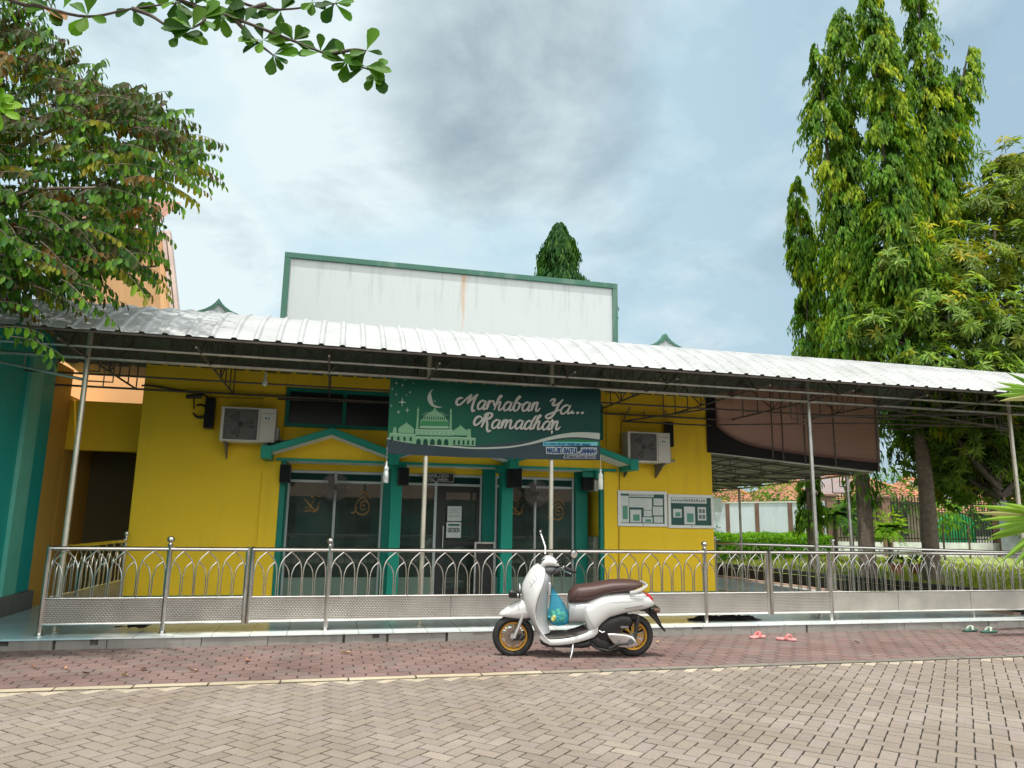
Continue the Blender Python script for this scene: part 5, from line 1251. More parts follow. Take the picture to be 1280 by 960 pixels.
mb = MB(); mb.loft([ssec(X(p), Z(b), Z(t), w_, 3) for p, t, b, w_ in ((700, 735, 790, .06), (740, 720, 815, .09), (800, 730, 835, .10), (860, 770, 838, .08), (900, 790, 830, .05))]); mb.tube([(X(705), -.09, Z(770)), (X(740), -.10, Z(800)), (X(820), -.11, Z(815)), (X(880), -.12, Z(790))], .012, 8); mb.tube([(X(820), -.115, Z(800)), (X(870), -.14, Z(770)), (X(940), -.14, Z(765))], .016, 8)
sb(mb, 'engine', mat('dark_engine', (.035, .034, .033), .5, .4))
mb = MB(); mb.tube([(X(755), -.105, Z(690)), (X(775), -.12, Z(700)), (X(790), -.12, Z(694))], .009, 8); sb(mb, 'kick_lever', CHROME)
mb = MB(); mb.tube([(X(780), .12, Z(800)), (X(900), .14, Z(770)), (X(960), .15, Z(740)), (X(1090), .16, Z(690))], [.02, .03, .045, .05], 14); sb(mb, 'exhaust', BLACK)
mb = MB(); mb.tube([(X(1010), -.10, Z(600)), (X(985), -.11, Z(740))], .020, 10)
for k in range(7): mb.lathe([(.026, Z(690)+.014*k), (.026, Z(690)+.014*k+.006)], (X(996), -.105, 0), n=12)
sb(mb, 'shock_absorber', mat('shock_black', (.03, .03, .03), .35))
mb = MB(); mb.tube([(X(588), -.10, Z(775)), (X(582), -.14, Z(815)), (X(562), -.155, Z(893))], [.012, .011, .009], 10); mb.box(X(552), X(576), -.172, -.138, Z(898), Z(890)); mb.tube([(X(588), -.10, Z(775)), (X(630), -.09, Z(790))], .008, 6); sb(mb, 'side_stand', CHROME)
# handlebar cowl, bars, mirrors
HB = [(378, 285, 330, .050), (392, 258, 350, .095), (412, 236, 352, .120), (436, 232, 352, .128), (462, 240, 348, .125), (485, 262, 342, .105), (500, 288, 332, .075)]
mb = MB(); mb.loft([ssec(X(p), Z((t+b)/2+8), Z(t), w_, 2.4) for p, t, b, w_ in HB]); cw = sb(mb, 'handlebar_cowl', mat('pearl_grey_paint', (.62, .63, .62), .18, coat=.6))
mb = MB(); mb.loft([ssec(X(p)+.004, Z(b), Z((t+b)/2-4), w_*.96, 2.6) for p, t, b, w_ in HB]); mb.tube([(X(420), 0, Z(345)), (X(400), 0, Z(420))], .05, 14); sb(mb, 'cowl_lower', GREYP)
mb = MB(); mb.box(X(448), X(500), -.07, .07, Z(300), Z(290)); mb.lathe([(.05, X(470)), (.045, X(500))], (0, 0, Z(285)), 'x', 18); sb(mb, 'speedometer', BLACK, bevel=.006, parent=cw)
hl = math.radians(16)
def hb(u, v, w_): # handlebar frame: u back, v left(-)/right(+), turned to the left
    return (X(462)+u*math.cos(hl)-v*math.sin(hl), u*math.sin(hl)+v*math.cos(hl), Z(298)+w_)
for s, nm in ((-1, 'l'), (1, 'r')):
    mb = MB(); mb.tube([hb(.0, s*.08, 0), hb(.04, s*.20, .012), hb(.10, s*.33, -.02)], .011, 10); sb(mb, 'handlebar', mat('bar_black', (.02, .02, .02), .35, .5))
    mb = MB(); mb.tube([hb(.048, s*.225, .008), hb(.108, s*.345, -.022)], [.017, .018], 12); sb(mb, 'grip', RUBBER)
    mb = MB(); mb.tube([hb(.0, s*.19, .01), hb(-.02, s*.26, .005), hb(.045, s*.37, -.03)], [.007, .006, .006], 8); sb(mb, 'brake_lever', CHROME)
    mb = MB(); mb.tube([hb(.025, s*.175, .005), hb(.045, s*.215, .008)], .025, 12); sb(mb, 'switch_block', CHROME if s < 0 else BLACK, bevel=.003)
# far mirror (right) and near mirror (left)
mb = MB(); mb.tube([(X(418), .14, Z(235)), (X(420), .17, Z(190)), (X(398), .20, Z(125)), (X(392), .21, Z(110))], .009, 8); sb(mb, 'mirror_stalk', CHROME)
mb = MB(); mb.loft([[(X(390)+dx+.010*math.cos(a), .21+.052*math.cos(a)*f, Z(92)+.030*math.sin(a)*f) for a in np.linspace(0, 6.283, 19)[:-1]] for dx, f in ((-.012, .5), (-.004, .95), (.004, 1.0), (.010, .9))]); sb(mb, 'mirror', CHROME)
mb = MB(); mb.tube([(X(478), -.13, Z(270)), (X(500), -.17, Z(250)), (X(535), -.21, Z(215)), (X(562), -.225, Z(207))], .008, 8); sb(mb, 'mirror_stalk', BLACK)
mb = MB(); mb.loft([[(X(576)+dx+.052*math.cos(a)*f*.86, -.23+.052*math.cos(a)*f*.5, Z(207)+.050*math.sin(a)*f) for a in np.linspace(0, 6.283, 21)[:-1]] for dx, f in ((-.022, .35), (-.016, .8), (-.004, 1.0), (.006, 1.0))]); mr = sb(mb, 'mirror', BLACK)
mb = MB(); mb.loft([[(X(576)+dx+.052*math.cos(a)*f*.86, -.23+.052*math.cos(a)*f*.5, Z(207)+.050*math.sin(a)*f) for a in np.linspace(0, 6.283, 21)[:-1]] for dx, f in ((.0062, .80), (.0085, .76))]); sb(mb, 'mirror_glass', CHROME, parent=mr)
mb = MB()
for s in (-1, 1): mb.tube(cr([(X(470), s*.10, Z(300)), (X(430), s*.09, Z(250)), (X(385), s*.055, Z(262)), (X(372), s*.03, Z(300))], 6), .006, 6)
mb.tube(cr([(X(470), -.14, Z(305)), (X(445), -.10, Z(345)), (X(440), -.04, Z(370))], 6), .005, 6); sb(mb, 'cable', BLACK)
mb = MB(); mb.tube(cr([(X(664), -.152, Z(528)), (X(668), -.158, Z(580)), (X(700), -.166, Z(640)), (X(735), -.166, Z(690))], 6), .0022, 5)
mb.tube(cr([(X(700), -.168, Z(520)), (X(800), -.183, Z(490)), (X(920), -.179, Z(480)), (X(1040), -.143, Z(488))], 6), .0018, 5); sb(mb, 'panel_seam', mat('seam_grey', (.22, .22, .22), .6), parent=body)
# plastic bag on the hook
bag = empty('plastic_bag', root, rzs, 'blue plastic bag of vegetables hanging from the scooter hook', 'plastic bag', rx=R_(4.5))
secs = []
for y, xc, wx, wy in ((432, 452, 5, .010), (448, 456, 14, .018), (475, 466, 24, .030), (505, 478, 36, .045), (540, 490, 50, .062), (575, 498, 62, .078), (610, 502, 68, .086), (638, 502, 64, .082), (658, 500, 48, .062), (668, 498, 20, .03)):
    sec = []
    for k in range(22):
        a = 2*math.pi*k/22; f = 1+.10*math.sin(3*a+y*.03)+.07*math.sin(7*a+y*.05)+.04*rnd.uniform(-1, 1)
        sec.append((X(xc)+wx*S*math.cos(a)*f, -.05+wy*math.sin(a)*f, Z(y)))
    secs.append(sec)
mb = MB(); mb.loft(secs); mb.build('bag_film', BAGM, bag, smooth=True, world=False, ang=60)
mb = MB()
for s in (-1, 1): mb.loft([[(X(p)+d*.004, -.05+s*yy+e*.012, Z(z)) for d, e in ((-1, -1), (1, -1), (1, 1), (-1, 1))] for p, z, yy in ((466, 480, .02), (458, 445, .012), (452, 424, .006), (446, 436, .01))])
mb.build('bag_handle', BAGM, bag, world=False)
mb = MB()
for k in range(13):
    c = (X(498)+rnd.uniform(-.07, .07), -.05+rnd.uniform(-.05, .05), Z(640)+rnd.uniform(.0, .10)); r = rnd.uniform(.02, .034)
    mb.lathe([(r*math.sin(a)*.99+.0005, -r*1.1*math.cos(a)) for a in np.linspace(0.05, 3.09, 8)], c, n=10)
mb.build('vegetables', mat('pale_vegetables', (.55, .56, .16), .6, var=.5, vscale=22), bag, smooth=True, world=False)
# ================================================================== VEGETATION
LT = np.array([[0, 0, 0], [.40, -1, .10], [.45, 0, -.04], [.40, 1, .10], [1, 0, -.10]])      # x along (length), y across (half width), z normal
LO = np.array([[0, 0, 0], [.2, -.75, .06], [.2, 0, -.02], [.2, .75, .06], [.6, -1, .06], [.6, 0, -.04], [.6, 1, .06], [.9, -.55, -.02], [1, 0, -.08], [.9, .55, -.02]])
LOF = np.array([[0, 1, 2], [0, 2, 3], [1, 4, 5], [1, 5, 2], [2, 5, 6], [2, 6, 3], [4, 7, 8], [4, 8, 5], [5, 8, 9], [5, 9, 6]])
LF = np.array([[0, 1, 2], [0, 2, 3], [1, 4, 2], [2, 4, 3]])
class Leaves:
    def __init__(s): s.p = []; s.d = []; s.n = []; s.l = []; s.w = []; s.c = []
    def add(s, p, d, n, l, w, c): s.p.append(p); s.d.append(d); s.n.append(n); s.l.append(l); s.w.append(w); s.c.append(c)
    def build(s, name, parent, m_=LEAF, T=LT, Fc=LF):
        P = np.array(s.p, float); D = np.array(s.d, float); N = np.array(s.n, float); L = np.array(s.l)[:, None]; W_ = np.array(s.w)[:, None]
        D /= np.linalg.norm(D, axis=1, keepdims=True)+1e-9
        B = np.cross(N, D); B /= np.linalg.norm(B, axis=1, keepdims=True)+1e-9; N = np.cross(D, B)
        V = (P[:, None, :]+D[:, None, :]*(T[None, :, 0:1]*L[:, None, :])+B[:, None, :]*(T[None, :, 1:2]*W_[:, None, :])+N[:, None, :]*(T[None, :, 2:3]*L[:, None, :])).reshape(-1, 3)
        k = len(T); nf = len(Fc); n = len(P); fl = Fc.shape[1]
        F_ = (Fc[None]+(np.arange(n)*k)[:, None, None]).reshape(-1, fl)
        me = bpy.data.meshes.new(name); me.vertices.add(len(V)); me.vertices.foreach_set('co', V.ravel().astype(np.float32))
        me.loops.add(F_.size); me.loops.foreach_set('vertex_index', F_.ravel().astype(np.int32))
        me.polygons.add(len(F_)); me.polygons.foreach_set('loop_start', (np.arange(len(F_))*fl).astype(np.int32)); me.polygons.foreach_set('loop_total', np.full(len(F_), fl, np.int32))
        me.update(calc_edges=True)
        at = me.color_attributes.new('tint', 'FLOAT_COLOR', 'POINT'); C = np.repeat(np.c_[np.array(s.c), np.ones(n)], k, axis=0); at.data.foreach_set('color', C.ravel().astype(np.float32))
        me.materials.append(m_); o = bpy.data.objects.new(name, me); col.objects.link(o)
        if parent is not None: o.parent = parent; o.matrix_parent_inverse = Matrix.Translation(parent.location).inverted()
        return o
def mixc(a, b, t): return tuple(a[i]+(b[i]-a[i])*t for i in range(3))
def jit(c, s=.18):
    k = max(.4, rnd.gauss(1, s)); return tuple(max(.002, x*k*rnd.uniform(.92, 1.08)) for x in c)
def rv(): return Vector((rnd.gauss(0, 1), rnd.gauss(0, 1), rnd.gauss(0, 1))).normalized()
# ---- drooping columnar tree
def columnar(label, base, leaders, trunk_r, ztr, zlow, leafl=.17, dens=1., group='drooping columnar trees beyond the canopy', cat='tree', pal=None, name='columnar_tree', vine=False):
    pal = pal or ((.036, .115, .020), (.145, .31, .028), (.46, .52, .035))
    t = empty(name, base, label=label, cat=cat, group=group)
    b = Vector(base); lv = Leaves(); lm = MB(); tk = MB()
    tk.tube([b+Vector((0, 0, -.1)), b+Vector((0, 0, .25)), b+Vector((.02, 0, ztr*.5)), b+Vector((0, .02, ztr))], [trunk_r*1.35, trunk_r*1.05, trunk_r*.92, trunk_r*.7], 14)
    for (tp, r0, r1, zl) in leaders:                       # tip, radius near the tip, radius low down, lower limit of foliage
        tp = Vector(tp); st = b+Vector((0, 0, ztr*.7)); mid = Vector((tp.x*.8+st.x*.2, tp.y*.8+st.y*.2, zl+.3 if zl+.3 > st.z else st.z+.5))
        path = cr([st, st.lerp(mid, .6)+Vector((0, 0, .2)), mid, mid.lerp(tp, .5), tp], 6); lm.tube(path, [trunk_r*.42*(1-.85*i/len(path)) for i in range(len(path))], 6)
        H = tp.z-zl; ntw = int(125*H/2.2*dens*(.5+r1))
        for q in range(int(ntw/2.3)):                          # tufts of hanging twigs
            u = rnd.random()**.92; z = tp.z-u*H
            p = min(path, key=lambda a: abs(a.z-z)).copy(); p.z = z
            rr = (r0*.35+(r0-r0*.35)*min(1, u*7)) if u < .15 else r0+(r1-r0)*min(1, (u-.15)/.5)
            lump = .80+.36*math.sin(z*2.3+tp.x*5)*math.sin(z*.9+1.7)+.15*rnd.random()
            a = rnd.uniform(0, 6.283); rr *= max(.4, lump+.22*math.sin(3*a+z*1.7)); tone = rnd.random()
            base_c = mixc(pal[0], pal[1], min(1, tone*1.4)) if tone < .72 else mixc(pal[1], pal[2], (tone-.72)/.28)
            for w_ in range(4):
                aa = a+rnd.uniform(-.42, .42); out = Vector((math.cos(aa), math.sin(aa), 0))
                Lt = rr*rnd.uniform(.75, 1.08); dr = rnd.uniform(.45, .9); pz = p+Vector((0, 0, rnd.uniform(-.12, .12)))
                for k in range(12):
                    s = .22+.78*(k+rnd.random())/12
                    pt = pz+out*Lt*(s**.8)+Vector((0, 0, .25*Lt*s-(dr*Lt+.12)*s**2.4))+rv()*.035
                    d = out*(.50-.35*s)+Vector((0, 0, -.9))+rv()*.30; nrm = out+Vector((0, 0, .6))+rv()*.5
                    c = mixc(base_c, pal[1], .2*rnd.random()); c = mixc(c, pal[2], max(0, s-.7)*.9*rnd.random())
                    lv.add(pt, d, nrm, leafl*rnd.uniform(.75, 1.2), leafl*.15*rnd.uniform(.8, 1.2), jit(c, .14))
    if vine:
        for q in range(420):
            z = rnd.uniform(1.5, ztr+.9); a = rnd.uniform(0, 6.283); rr = trunk_r*1.05+.28*rnd.random()*(1 if z > 1.9 else .6); out = Vector((math.cos(a), math.sin(a), 0))
            lv.add(b+Vector((0, 0, z))+out*rr, Vector((0, 0, -1))+out*.4+rv()*.3, out+rv()*.4, .2, .03, jit(mixc(pal[0], pal[1], rnd.random())))
    tk.build('trunk', BARK, t, smooth=True, ang=60); lm.build('limb', BARKD, t, smooth=True, ang=60); lv.build('crown', t); return t
columnar('tall drooping columnar tree with twin spires, its trunk beside the brown shade cloth', (10.47, 12.79, .36), [((10.12, 12.8, 12.15), .40, .50, 9.0), ((10.74, 12.8, 13.2), .44, .64, 6.2), ((10.50, 12.8, 10.2), .45, .74, 3.6)], .155, 3.2, 3.2, leafl=.16, vine=True)
columnar('tall drooping columnar tree whose bare trunk stands left of the green gate', (11.12, 11.85, .36), [((10.80, 11.9, 13.2), .42, .60, 6.5), ((11.22, 11.9, 12.3), .38, .58, 6.0), ((11.0, 11.95, 9.0), .6, .85, 3.5)], .15, 3.6, 3.3, leafl=.16)
columnar('tallest drooping columnar tree with a hooked side spire above the mango tree', (12.57, 13.4, .36), [((12.45, 12.2, 15.0), .46, .66, 6.5), ((12.6, 12.3, 11.0), .6, .85, 5.5), ((13.50, 12.0, 12.2), .40, .46, 10.6), ((13.0, 12.2, 11.2), .42, .55, 8.0)], .16, 4.5, 4.0, leafl=.16)
columnar('slim drooping columnar tree half as high as its neighbours, left edge of the group', (10.72, 14.9, .36), [((10.22, 14.0, 9.5), .25, .32, 7.2), ((10.35, 14.0, 8.6), .34, .44, 4.2), ((10.80, 13.9, 7.8), .45, .55, 4.2), ((10.65, 14.8, 4.5), .3, .34, 1.5)], .075, 3.0, 3.0, leafl=.16)
columnar('dark conical tree rising behind the white parapet', (7.95, 25, .0), [((7.82, 25, 12.5), .66, 1.55, 8.4)], .2, 5, 6, leafl=.24, dens=4.0, group=None, pal=((.018, .075, .024), (.040, .13, .030), (.10, .20, .03)), name='conical_tree')
# ---- mango tree
mg = empty('mango_tree', (13.9, 11.4, .36), label='broad olive green mango tree with yellow young leaves at the right edge', cat='tree')
blobs = [((12.1, 11.5, 6.6), .95), ((13.25, 11.6, 8.0), .9), ((13.9, 11.6, 9.0), .75), ((11.4, 11.3, 5.45), .95), ((12.5, 11.0, 5.1), 1.0), ((12.75, 11.0, 3.5), .95), ((11.55, 11.6, 3.35), .85), ((10.75, 11.9, 6.6), .62), ((11.1, 11.9, 7.2), .55), ((10.3, 12.0, 5.3), .55), ((13.5, 11.2, 6.7), 1.0), ((11.1, 11.4, 4.3), .85), ((12.1, 10.9, 4.1), .85), ((12.5, 11.8, 2.7), .6), ((13.45, 11.0, 4.8), 1.0), ((14.2, 11.4, 7.9), 1.0), ((14.2, 11.2, 3.6), 1.0), ((11.9, 12.0, 2.75), .6), ((10.65, 12.0, 4.3), .6), ((12.4, 12.4, 2.75), .75), ((13.2, 11.9, 2.6), .8), ((11.95, 12.4, 3.5), .7), ((12.9, 12.3, 3.4), .8), ((13.9, 12.2, 2.5), .7), ((12.3, 13.0, 3.1), .8), ((11.7, 12.7, 3.7), .65), ((13.0, 13.0, 2.5), .75)]
lv = Leaves(); tw = MB(); tk = MB()
tk.tube(cr([(13.9, 11.4, .2), (13.8, 11.4, 1.6), (13.5, 11.5, 3.0), (12.8, 11.5, 4.4)], 5), [.20]*4+[.17]*6+[.13]*6, 12)
for (c, r) in blobs:
    c = Vector(c); st = Vector((12.5, 11.5, min(4.2, max(2.0, c.z-1.2)))); tw.tube(cr([st, st.lerp(c, .5)+rv()*.2, c], 5), [.06]*4+[.045]*4+[.025]*3, 6)
    young = 1 if c.z > 6.3 else .16
    for q in range(int(150*r*r+30)):
        o = rv(); rr = r*(rnd.random()**.30)*(.82+.28*math.sin(o.x*5+o.z*4+c.x)); p = c+Vector((o.x*rr, o.y*rr, o.z*rr*.85))
        ax = (o+Vector((0, 0, .45))+rv()*.4).normalized(); u = ax.orthogonal().normalized(); v = ax.cross(u); t_ = rnd.random()
        y = rnd.random() < .20*young+.04
        base_c = (.34, .33, .03) if y and rnd.random() < .6 else ((.20, .25, .03) if y else mixc((.075, .155, .030), (.24, .37, .060), t_))
        if not y and c.z > 6.3: base_c = mixc(base_c, (.17, .19, .03), .4*rnd.random())
        nl = rnd.randint(8, 13); a0 = rnd.uniform(0, 6.28)
        for k in range(nl):
            a = a0+k*2.4; d = u*math.cos(a)+v*math.sin(a)+ax*rnd.uniform(-.1, .7)+Vector((0, 0, -.45)); lv.add(p+ax*.03*k/nl*2, d, ax+Vector((0, 0, .4))+rv()*.25, rnd.uniform(.15, .25), rnd.uniform(.022, .032), jit(base_c, .15))
        if q % 4 == 0: tw.tube([p, p-ax*.25-Vector((0, 0, .05))], .006, 4)
tk.build('trunk', BARKD, mg, smooth=True, ang=60); tw.build('limb', BARKD, mg, smooth=True, ang=60); lv.build('crown', mg, leafm('mango_leaf', .42, .45, .25))
# ---- broadleaved tree at the left
lt = empty('broadleaf_tree', (-5.1, 9.2, .1), label='leafy tree with rows of drooping oval leaves reaching over the left end of the canopy', cat='tree')
poly = [(-1.46, 5.5), (-1.72, 5.85), (-2.15, 6.3), (-2.6, 6.42), (-3.2, 6.6), (-3.5, 7.2), (-4.2, 7.9), (-5.6, 8.2), (-6.2, 4.2), (-3.9, 3.95), (-2.75, 4.0), (-2.15, 4.15), (-2.0, 4.6), (-2.15, 5.0), (-1.80, 5.25)]
def inpoly(x, z):
    r = False; j = len(poly)-1
    for i in range(len(poly)):
        if (poly[i][1] > z) != (poly[j][1] > z) and x < (poly[j][0]-poly[i][0])*(z-poly[i][1])/(poly[j][1]-poly[i][1])+poly[i][0]: r = not r
        j = i
    return r
lv = Leaves(); tw = MB(); tk = MB(); cc = Vector((-5.0, 9.3, 4.4))
tk.tube(cr([(-5.1, 9.2, .0), (-5.05, 9.2, 1.8), (-5.0, 9.25, 3.2), (-4.9, 9.3, 4.6)], 5), [.19]*4+[.16]*6+[.12]*6, 12)
limbs = [[(-4.95, 9.3, 3.4), (-4.0, 9.1, 4.35), (-3.0, 8.9, 5.1), (-1.95, 8.75, 5.6)], [(-4.95, 9.3, 3.5), (-4.1, 9.3, 3.9), (-3.0, 9.2, 4.2), (-2.2, 9.1, 4.35)], [(-4.9, 9.3, 4.2), (-4.2, 9.4, 5.5), (-3.4, 9.4, 6.2), (-2.4, 9.3, 6.25)], [(-4.9, 9.3, 4.4), (-4.6, 9.2, 6.0), (-4.1, 9.0, 7.2)], [(-4.95, 9.2, 3.4), (-4.2, 8.7, 4.2), (-3.4, 8.2, 4.7), (-2.6, 8.0, 4.8)], [(-4.95, 9.3, 4.0), (-4.0, 9.9, 4.9), (-3.0, 10.4, 5.2)]]
for l in limbs: P = cr(l, 7); tw.tube(P, [.05*(1-.8*i/len(P)) for i in range(len(P))], 6)
def twig(p, d, L, nl, ll, dark, side=None):
    d = d.normalized(); side = d.cross(Vector((0, 0, 1))).normalized(); pts = []
    for k in range(6): s = k/5; pts.append(p+d*L*s+Vector((0, 0, .06*L*s-.34*L*s*s)))
    tw.tube(pts, [.007, .006, .005, .004, .003, .002], 4)
    kind = rnd.random()
    for k in range(nl):
        s = .08+.92*k/(nl-1); i = min(4, int(s*5)); q = pts[i].lerp(pts[i+1], s*5-i); sg = 1 if k % 2 else -1
        dd = side*sg*rnd.uniform(.15, .7)+Vector((0, 0, -1.0))+d*rnd.uniform(.0, .45)+rv()*.22
        nrm = d*.9+side*sg*.6+Vector((0, 0, .7))+rv()*.25
        tt = rnd.random()
        if dark: c = mixc((.09, .062, .030), (.045, .12, .028), tt)
        elif kind < .13: c = mixc((.30, .26, .025), (.17, .24, .025), tt)
        elif kind < .19: c = mixc((.22, .10, .02), (.13, .11, .02), tt)
        else: c = mixc((.030, .098, .022), (.16, .33, .026), tt**1.4)
        lv.add(q, dd, nrm, ll*rnd.uniform(.6, 1.2)*(1 if s < .8 else .8), ll*.195*rnd.uniform(.8, 1.2), jit(c, .2))
n_tw = 0
while n_tw < 1600:
    y = rnd.uniform(8.0, 10.6); k = (y/8.8); x = rnd.uniform(-6, -1.4); z = rnd.uniform(3.5, 8.2)
    if not inpoly(x+.10, z): continue
    edge = 0 if inpoly(x+.55, z+.12) else 1
    if not edge and rnd.random() < .18: continue
    p = Vector((x*k-.30, y, 1.45+(z-1.45)*k)); o = p-cc; o.z *= .55
    d = o.normalized()*.8+Vector((.5, -.2, .05))+rv()*.75
    twig(p, d, rnd.uniform(.42, .68), rnd.randint(13, 17), .134, (z > 5.6 and rnd.random() < .42) or rnd.random() < .14); n_tw += 1
for q in range(190):
    x = rnd.uniform(-4.6, -2.6); z = rnd.uniform(3.62, 4.5); y = rnd.uniform(7.7, 8.35)
    if x > -2.75 and z > 4.0 and rnd.random() < .6: continue
    twig(Vector((x, y, z)), Vector((.8, -.1, .02))+rv()*.5, rnd.uniform(.38, .55), rnd.randint(11, 15), .118, rnd.random() < .15)
for (x, y, z, dx, dz) in ((-3.3, 8.0, 3.22, .9, .1), (-3.15, 7.9, 3.12, .8, -.1), (-3.45, 7.9, 3.42, .8, .2), (-3.1, 8.05, 3.25, .6, -.3), (-3.7, 7.9, 3.1, .8, 0), (-3.75, 8.0, 3.5, .9, .1), (-3.75, 7.9, 2.85, .7, -.1), (-3.9, 7.9, 3.3, .8, .1), (-3.7, 7.8, 2.70, .5, -.5)):
    twig(Vector((x, y, z)), Vector((dx, -.2, dz))+rv()*.12, rnd.uniform(.42, .58), 13, .125, False)
tk.build('trunk', BARKD, lt, smooth=True, ang=60); tw.build('limb', BARK, lt, smooth=True, ang=60); lv.build('crown', lt, LEAF, LO, LOF)
# ---- overhanging branch close to the viewer
ob = empty('tree_branch', (-1.5, 2.6, 3.3), label='leafy branch with spoon shaped leaves hanging into the top left corner of the view', cat='tree branch')
OT = np.array([[0, 0, 0], [.22, -.22, .01], [.5, -.72, .05], [.75, -1., .07], [.93, -.62, .03], [1, 0, -.03], [.93, .62, .03], [.75, 1., .07], [.5, .72, .05], [.22, .22, .01], [.5, 0, -.02], [.78, 0, -.02]])
OF = np.array([[0, 1, 10], [1, 2, 10], [2, 3, 11], [2, 11, 10], [3, 4, 11], [4, 5, 11], [5, 6, 11], [6, 7, 11], [7, 8, 11], [8, 10, 11], [8, 9, 10], [9, 0, 10]])
lv = Leaves(); tw = MB()
paths = [[(-1.7, 2.65, 3.42), (-1.21, 2.6, 3.20), (-1.09, 2.6, 3.185), (-.94, 2.6, 3.175), (-.80, 2.6, 3.235), (-.62, 2.6, 3.30)],
         [(-.95, 2.7, 3.55), (-.79, 2.62, 3.40), (-.66, 2.6, 3.305), (-.46, 2.6, 3.265), (-.26, 2.6, 3.215), (-.11, 2.6, 3.175), (-.02, 2.6, 3.155), (.065, 2.6, 3.135)],
         [(-.60, 2.6, 3.29), (-.55, 2.57, 3.22), (-.585, 2.55, 3.16)], [(-.46, 2.6, 3.265), (-.38, 2.62, 3.20), (-.31, 2.62, 3.15)], [(-.9, 2.75, 3.60), (-.55, 2.7, 3.44), (-.35, 2.65, 3.36), (-.09, 2.6, 3.40)], [(-.35, 2.62, 3.36), (-.46, 2.62, 3.30)],
         [(-1.7, 2.8, 3.30), (-1.5, 2.9, 3.16), (-1.39, 3.0, 3.05), (-1.35, 3.0, 2.99)], [(-.11, 2.6, 3.175), (-.02, 2.58, 3.20), (.03, 2.58, 3.205)], [(-.80, 2.6, 3.235), (-.72, 2.58, 3.20), (-.63, 2.57, 3.135)]]
for l in paths: P = cr(l, 5); tw.tube(P, [.0085*(1-.7*i/len(P)) for i in range(len(P))], 6)
def spoon(p, d, n_, l, c): lv.add(p, Vector(d), Vector(n_)+rv()*.25, l, l*.27, c)
nodes = [(-1.06, 2.6, 3.185, 3), (-.94, 2.6, 3.18, 3), (-.80, 2.6, 3.235, 3), (-.66, 2.6, 3.30, 5), (-.60, 2.6, 3.29, 4), (-.56, 2.57, 3.22, 5), (-.585, 2.55, 3.16, 5), (-.50, 2.6, 3.275, 5), (-.42, 2.6, 3.25, 6), (-.35, 2.61, 3.20, 4), (-.31, 2.62, 3.155, 4), (-.24, 2.6, 3.212, 6), (-.14, 2.6, 3.182, 7), (-.04, 2.6, 3.16, 6), (.03, 2.59, 3.145, 4), (.068, 2.6, 3.135, 5), (-.30, 2.65, 3.365, 5), (-.10, 2.6, 3.40, 5), (-.45, 2.68, 3.40, 5), (-.46, 2.62, 3.31, 4), (-.72, 2.6, 3.37, 4), (-.63, 2.57, 3.14, 4), (.03, 2.58, 3.205, 2), (-.18, 2.6, 3.39, 3), (-1.37, 3.0, 3.03, 4), (-1.345, 3.0, 2.98, 4)]
for (x, y, z, k) in nodes:
    for q in range(k+2):
        a = rnd.uniform(0, 6.283); d = Vector((math.cos(a)+.25, rnd.uniform(-.35, .35), math.sin(a)*.95)); near = y > 2.9
        c = jit((.17, .36, .02), .15) if near else jit(mixc((.020, .070, .012), (.10, .24, .018), rnd.random()**1.2), .15)
        spoon((x, y, z), d, (rnd.uniform(-.4, .4), -.85, rnd.uniform(.1, .7)), rnd.uniform(.055, .10), c)
spoon((-1.09, 2.6, 3.185), (.75, -.1, -.35), (0, -.7, .6), .10, (.28, .13, .03)); spoon((-1.02, 2.6, 3.19), (.3, -.1, .8), (0, -.8, .3), .085, (.10, .25, .02))
tw.build('twig', BARKD, ob, smooth=True, ang=60); lv.build('foliage', ob, LEAFN, OT, OF)
# ---- fan palm at the right edge
fp = empty('fan_palm', (11.3, 8.2, 0), label='fan palm with long split leaf blades poking in from the right edge', cat='palm')
def blade(mb, p, tip, w_, c, droop=.05):
    p = Vector(p); tip = Vector(tip); n = 7; d = (tip-p); side = d.cross(Vector((.2, -1, .35))).normalized(); nv_ = side.cross(d).normalized(); vs = []
    for k in range(n+1):
        s = k/n; q = p+d*s+Vector((0, 0, -droop*s*s*d.length)); ww = w_*(.25+.75*min(1, s*2.2))*(1 if s < .55 else max(.02, 1-(s-.55)/.45))
        vs += [q-side*ww, q+nv_*ww*.55, q+side*ww]
    mb.add(vs, [(3*k+j, 3*k+3+j, 3*k+4+j, 3*k+1+j) for k in range(n) for j in range(2)], 0, c)
def fanleaf(hub, tips, seed):
    r2 = random.Random(seed); mb = MB()
    for tp in tips:
        c = mixc((.08, .21, .025), (.24, .40, .05), r2.random()); c = (.34, .33, .14) if r2.random() < .15 else c
        blade(mb, Vector(hub)+rv()*.015, tp, .056, c)
    mb.build('leaf_blade', LEAFN, fp, smooth=True, ang=30, fixn=False)
    st = MB(); st.tube(cr([hub, Vector(hub).lerp(Vector((11.3, 8.2, 1.6)), .5)+Vector((0, 0, -.05)), (11.3, 8.2, 1.55)], 6), .014, 6); st.build('leaf_stalk', mat('palm_stalk', (.16, .22, .05), .5), fp, smooth=True)
fanleaf((9.856, 8.08, 3.29), [(8.992, 8.0, 3.61), (8.8, 7.968, 3.45), (8.704, 7.936, 3.354), (8.672, 7.92, 3.25), (8.752, 7.92, 3.178), (9.248, 8.08, 3.93), (9.568, 8.16, 4.09), (10.08, 8.32, 4.17), (10.56, 8.32, 3.85), (10.72, 8.32, 3.29), (9.12, 7.84, 3.706)], 1)
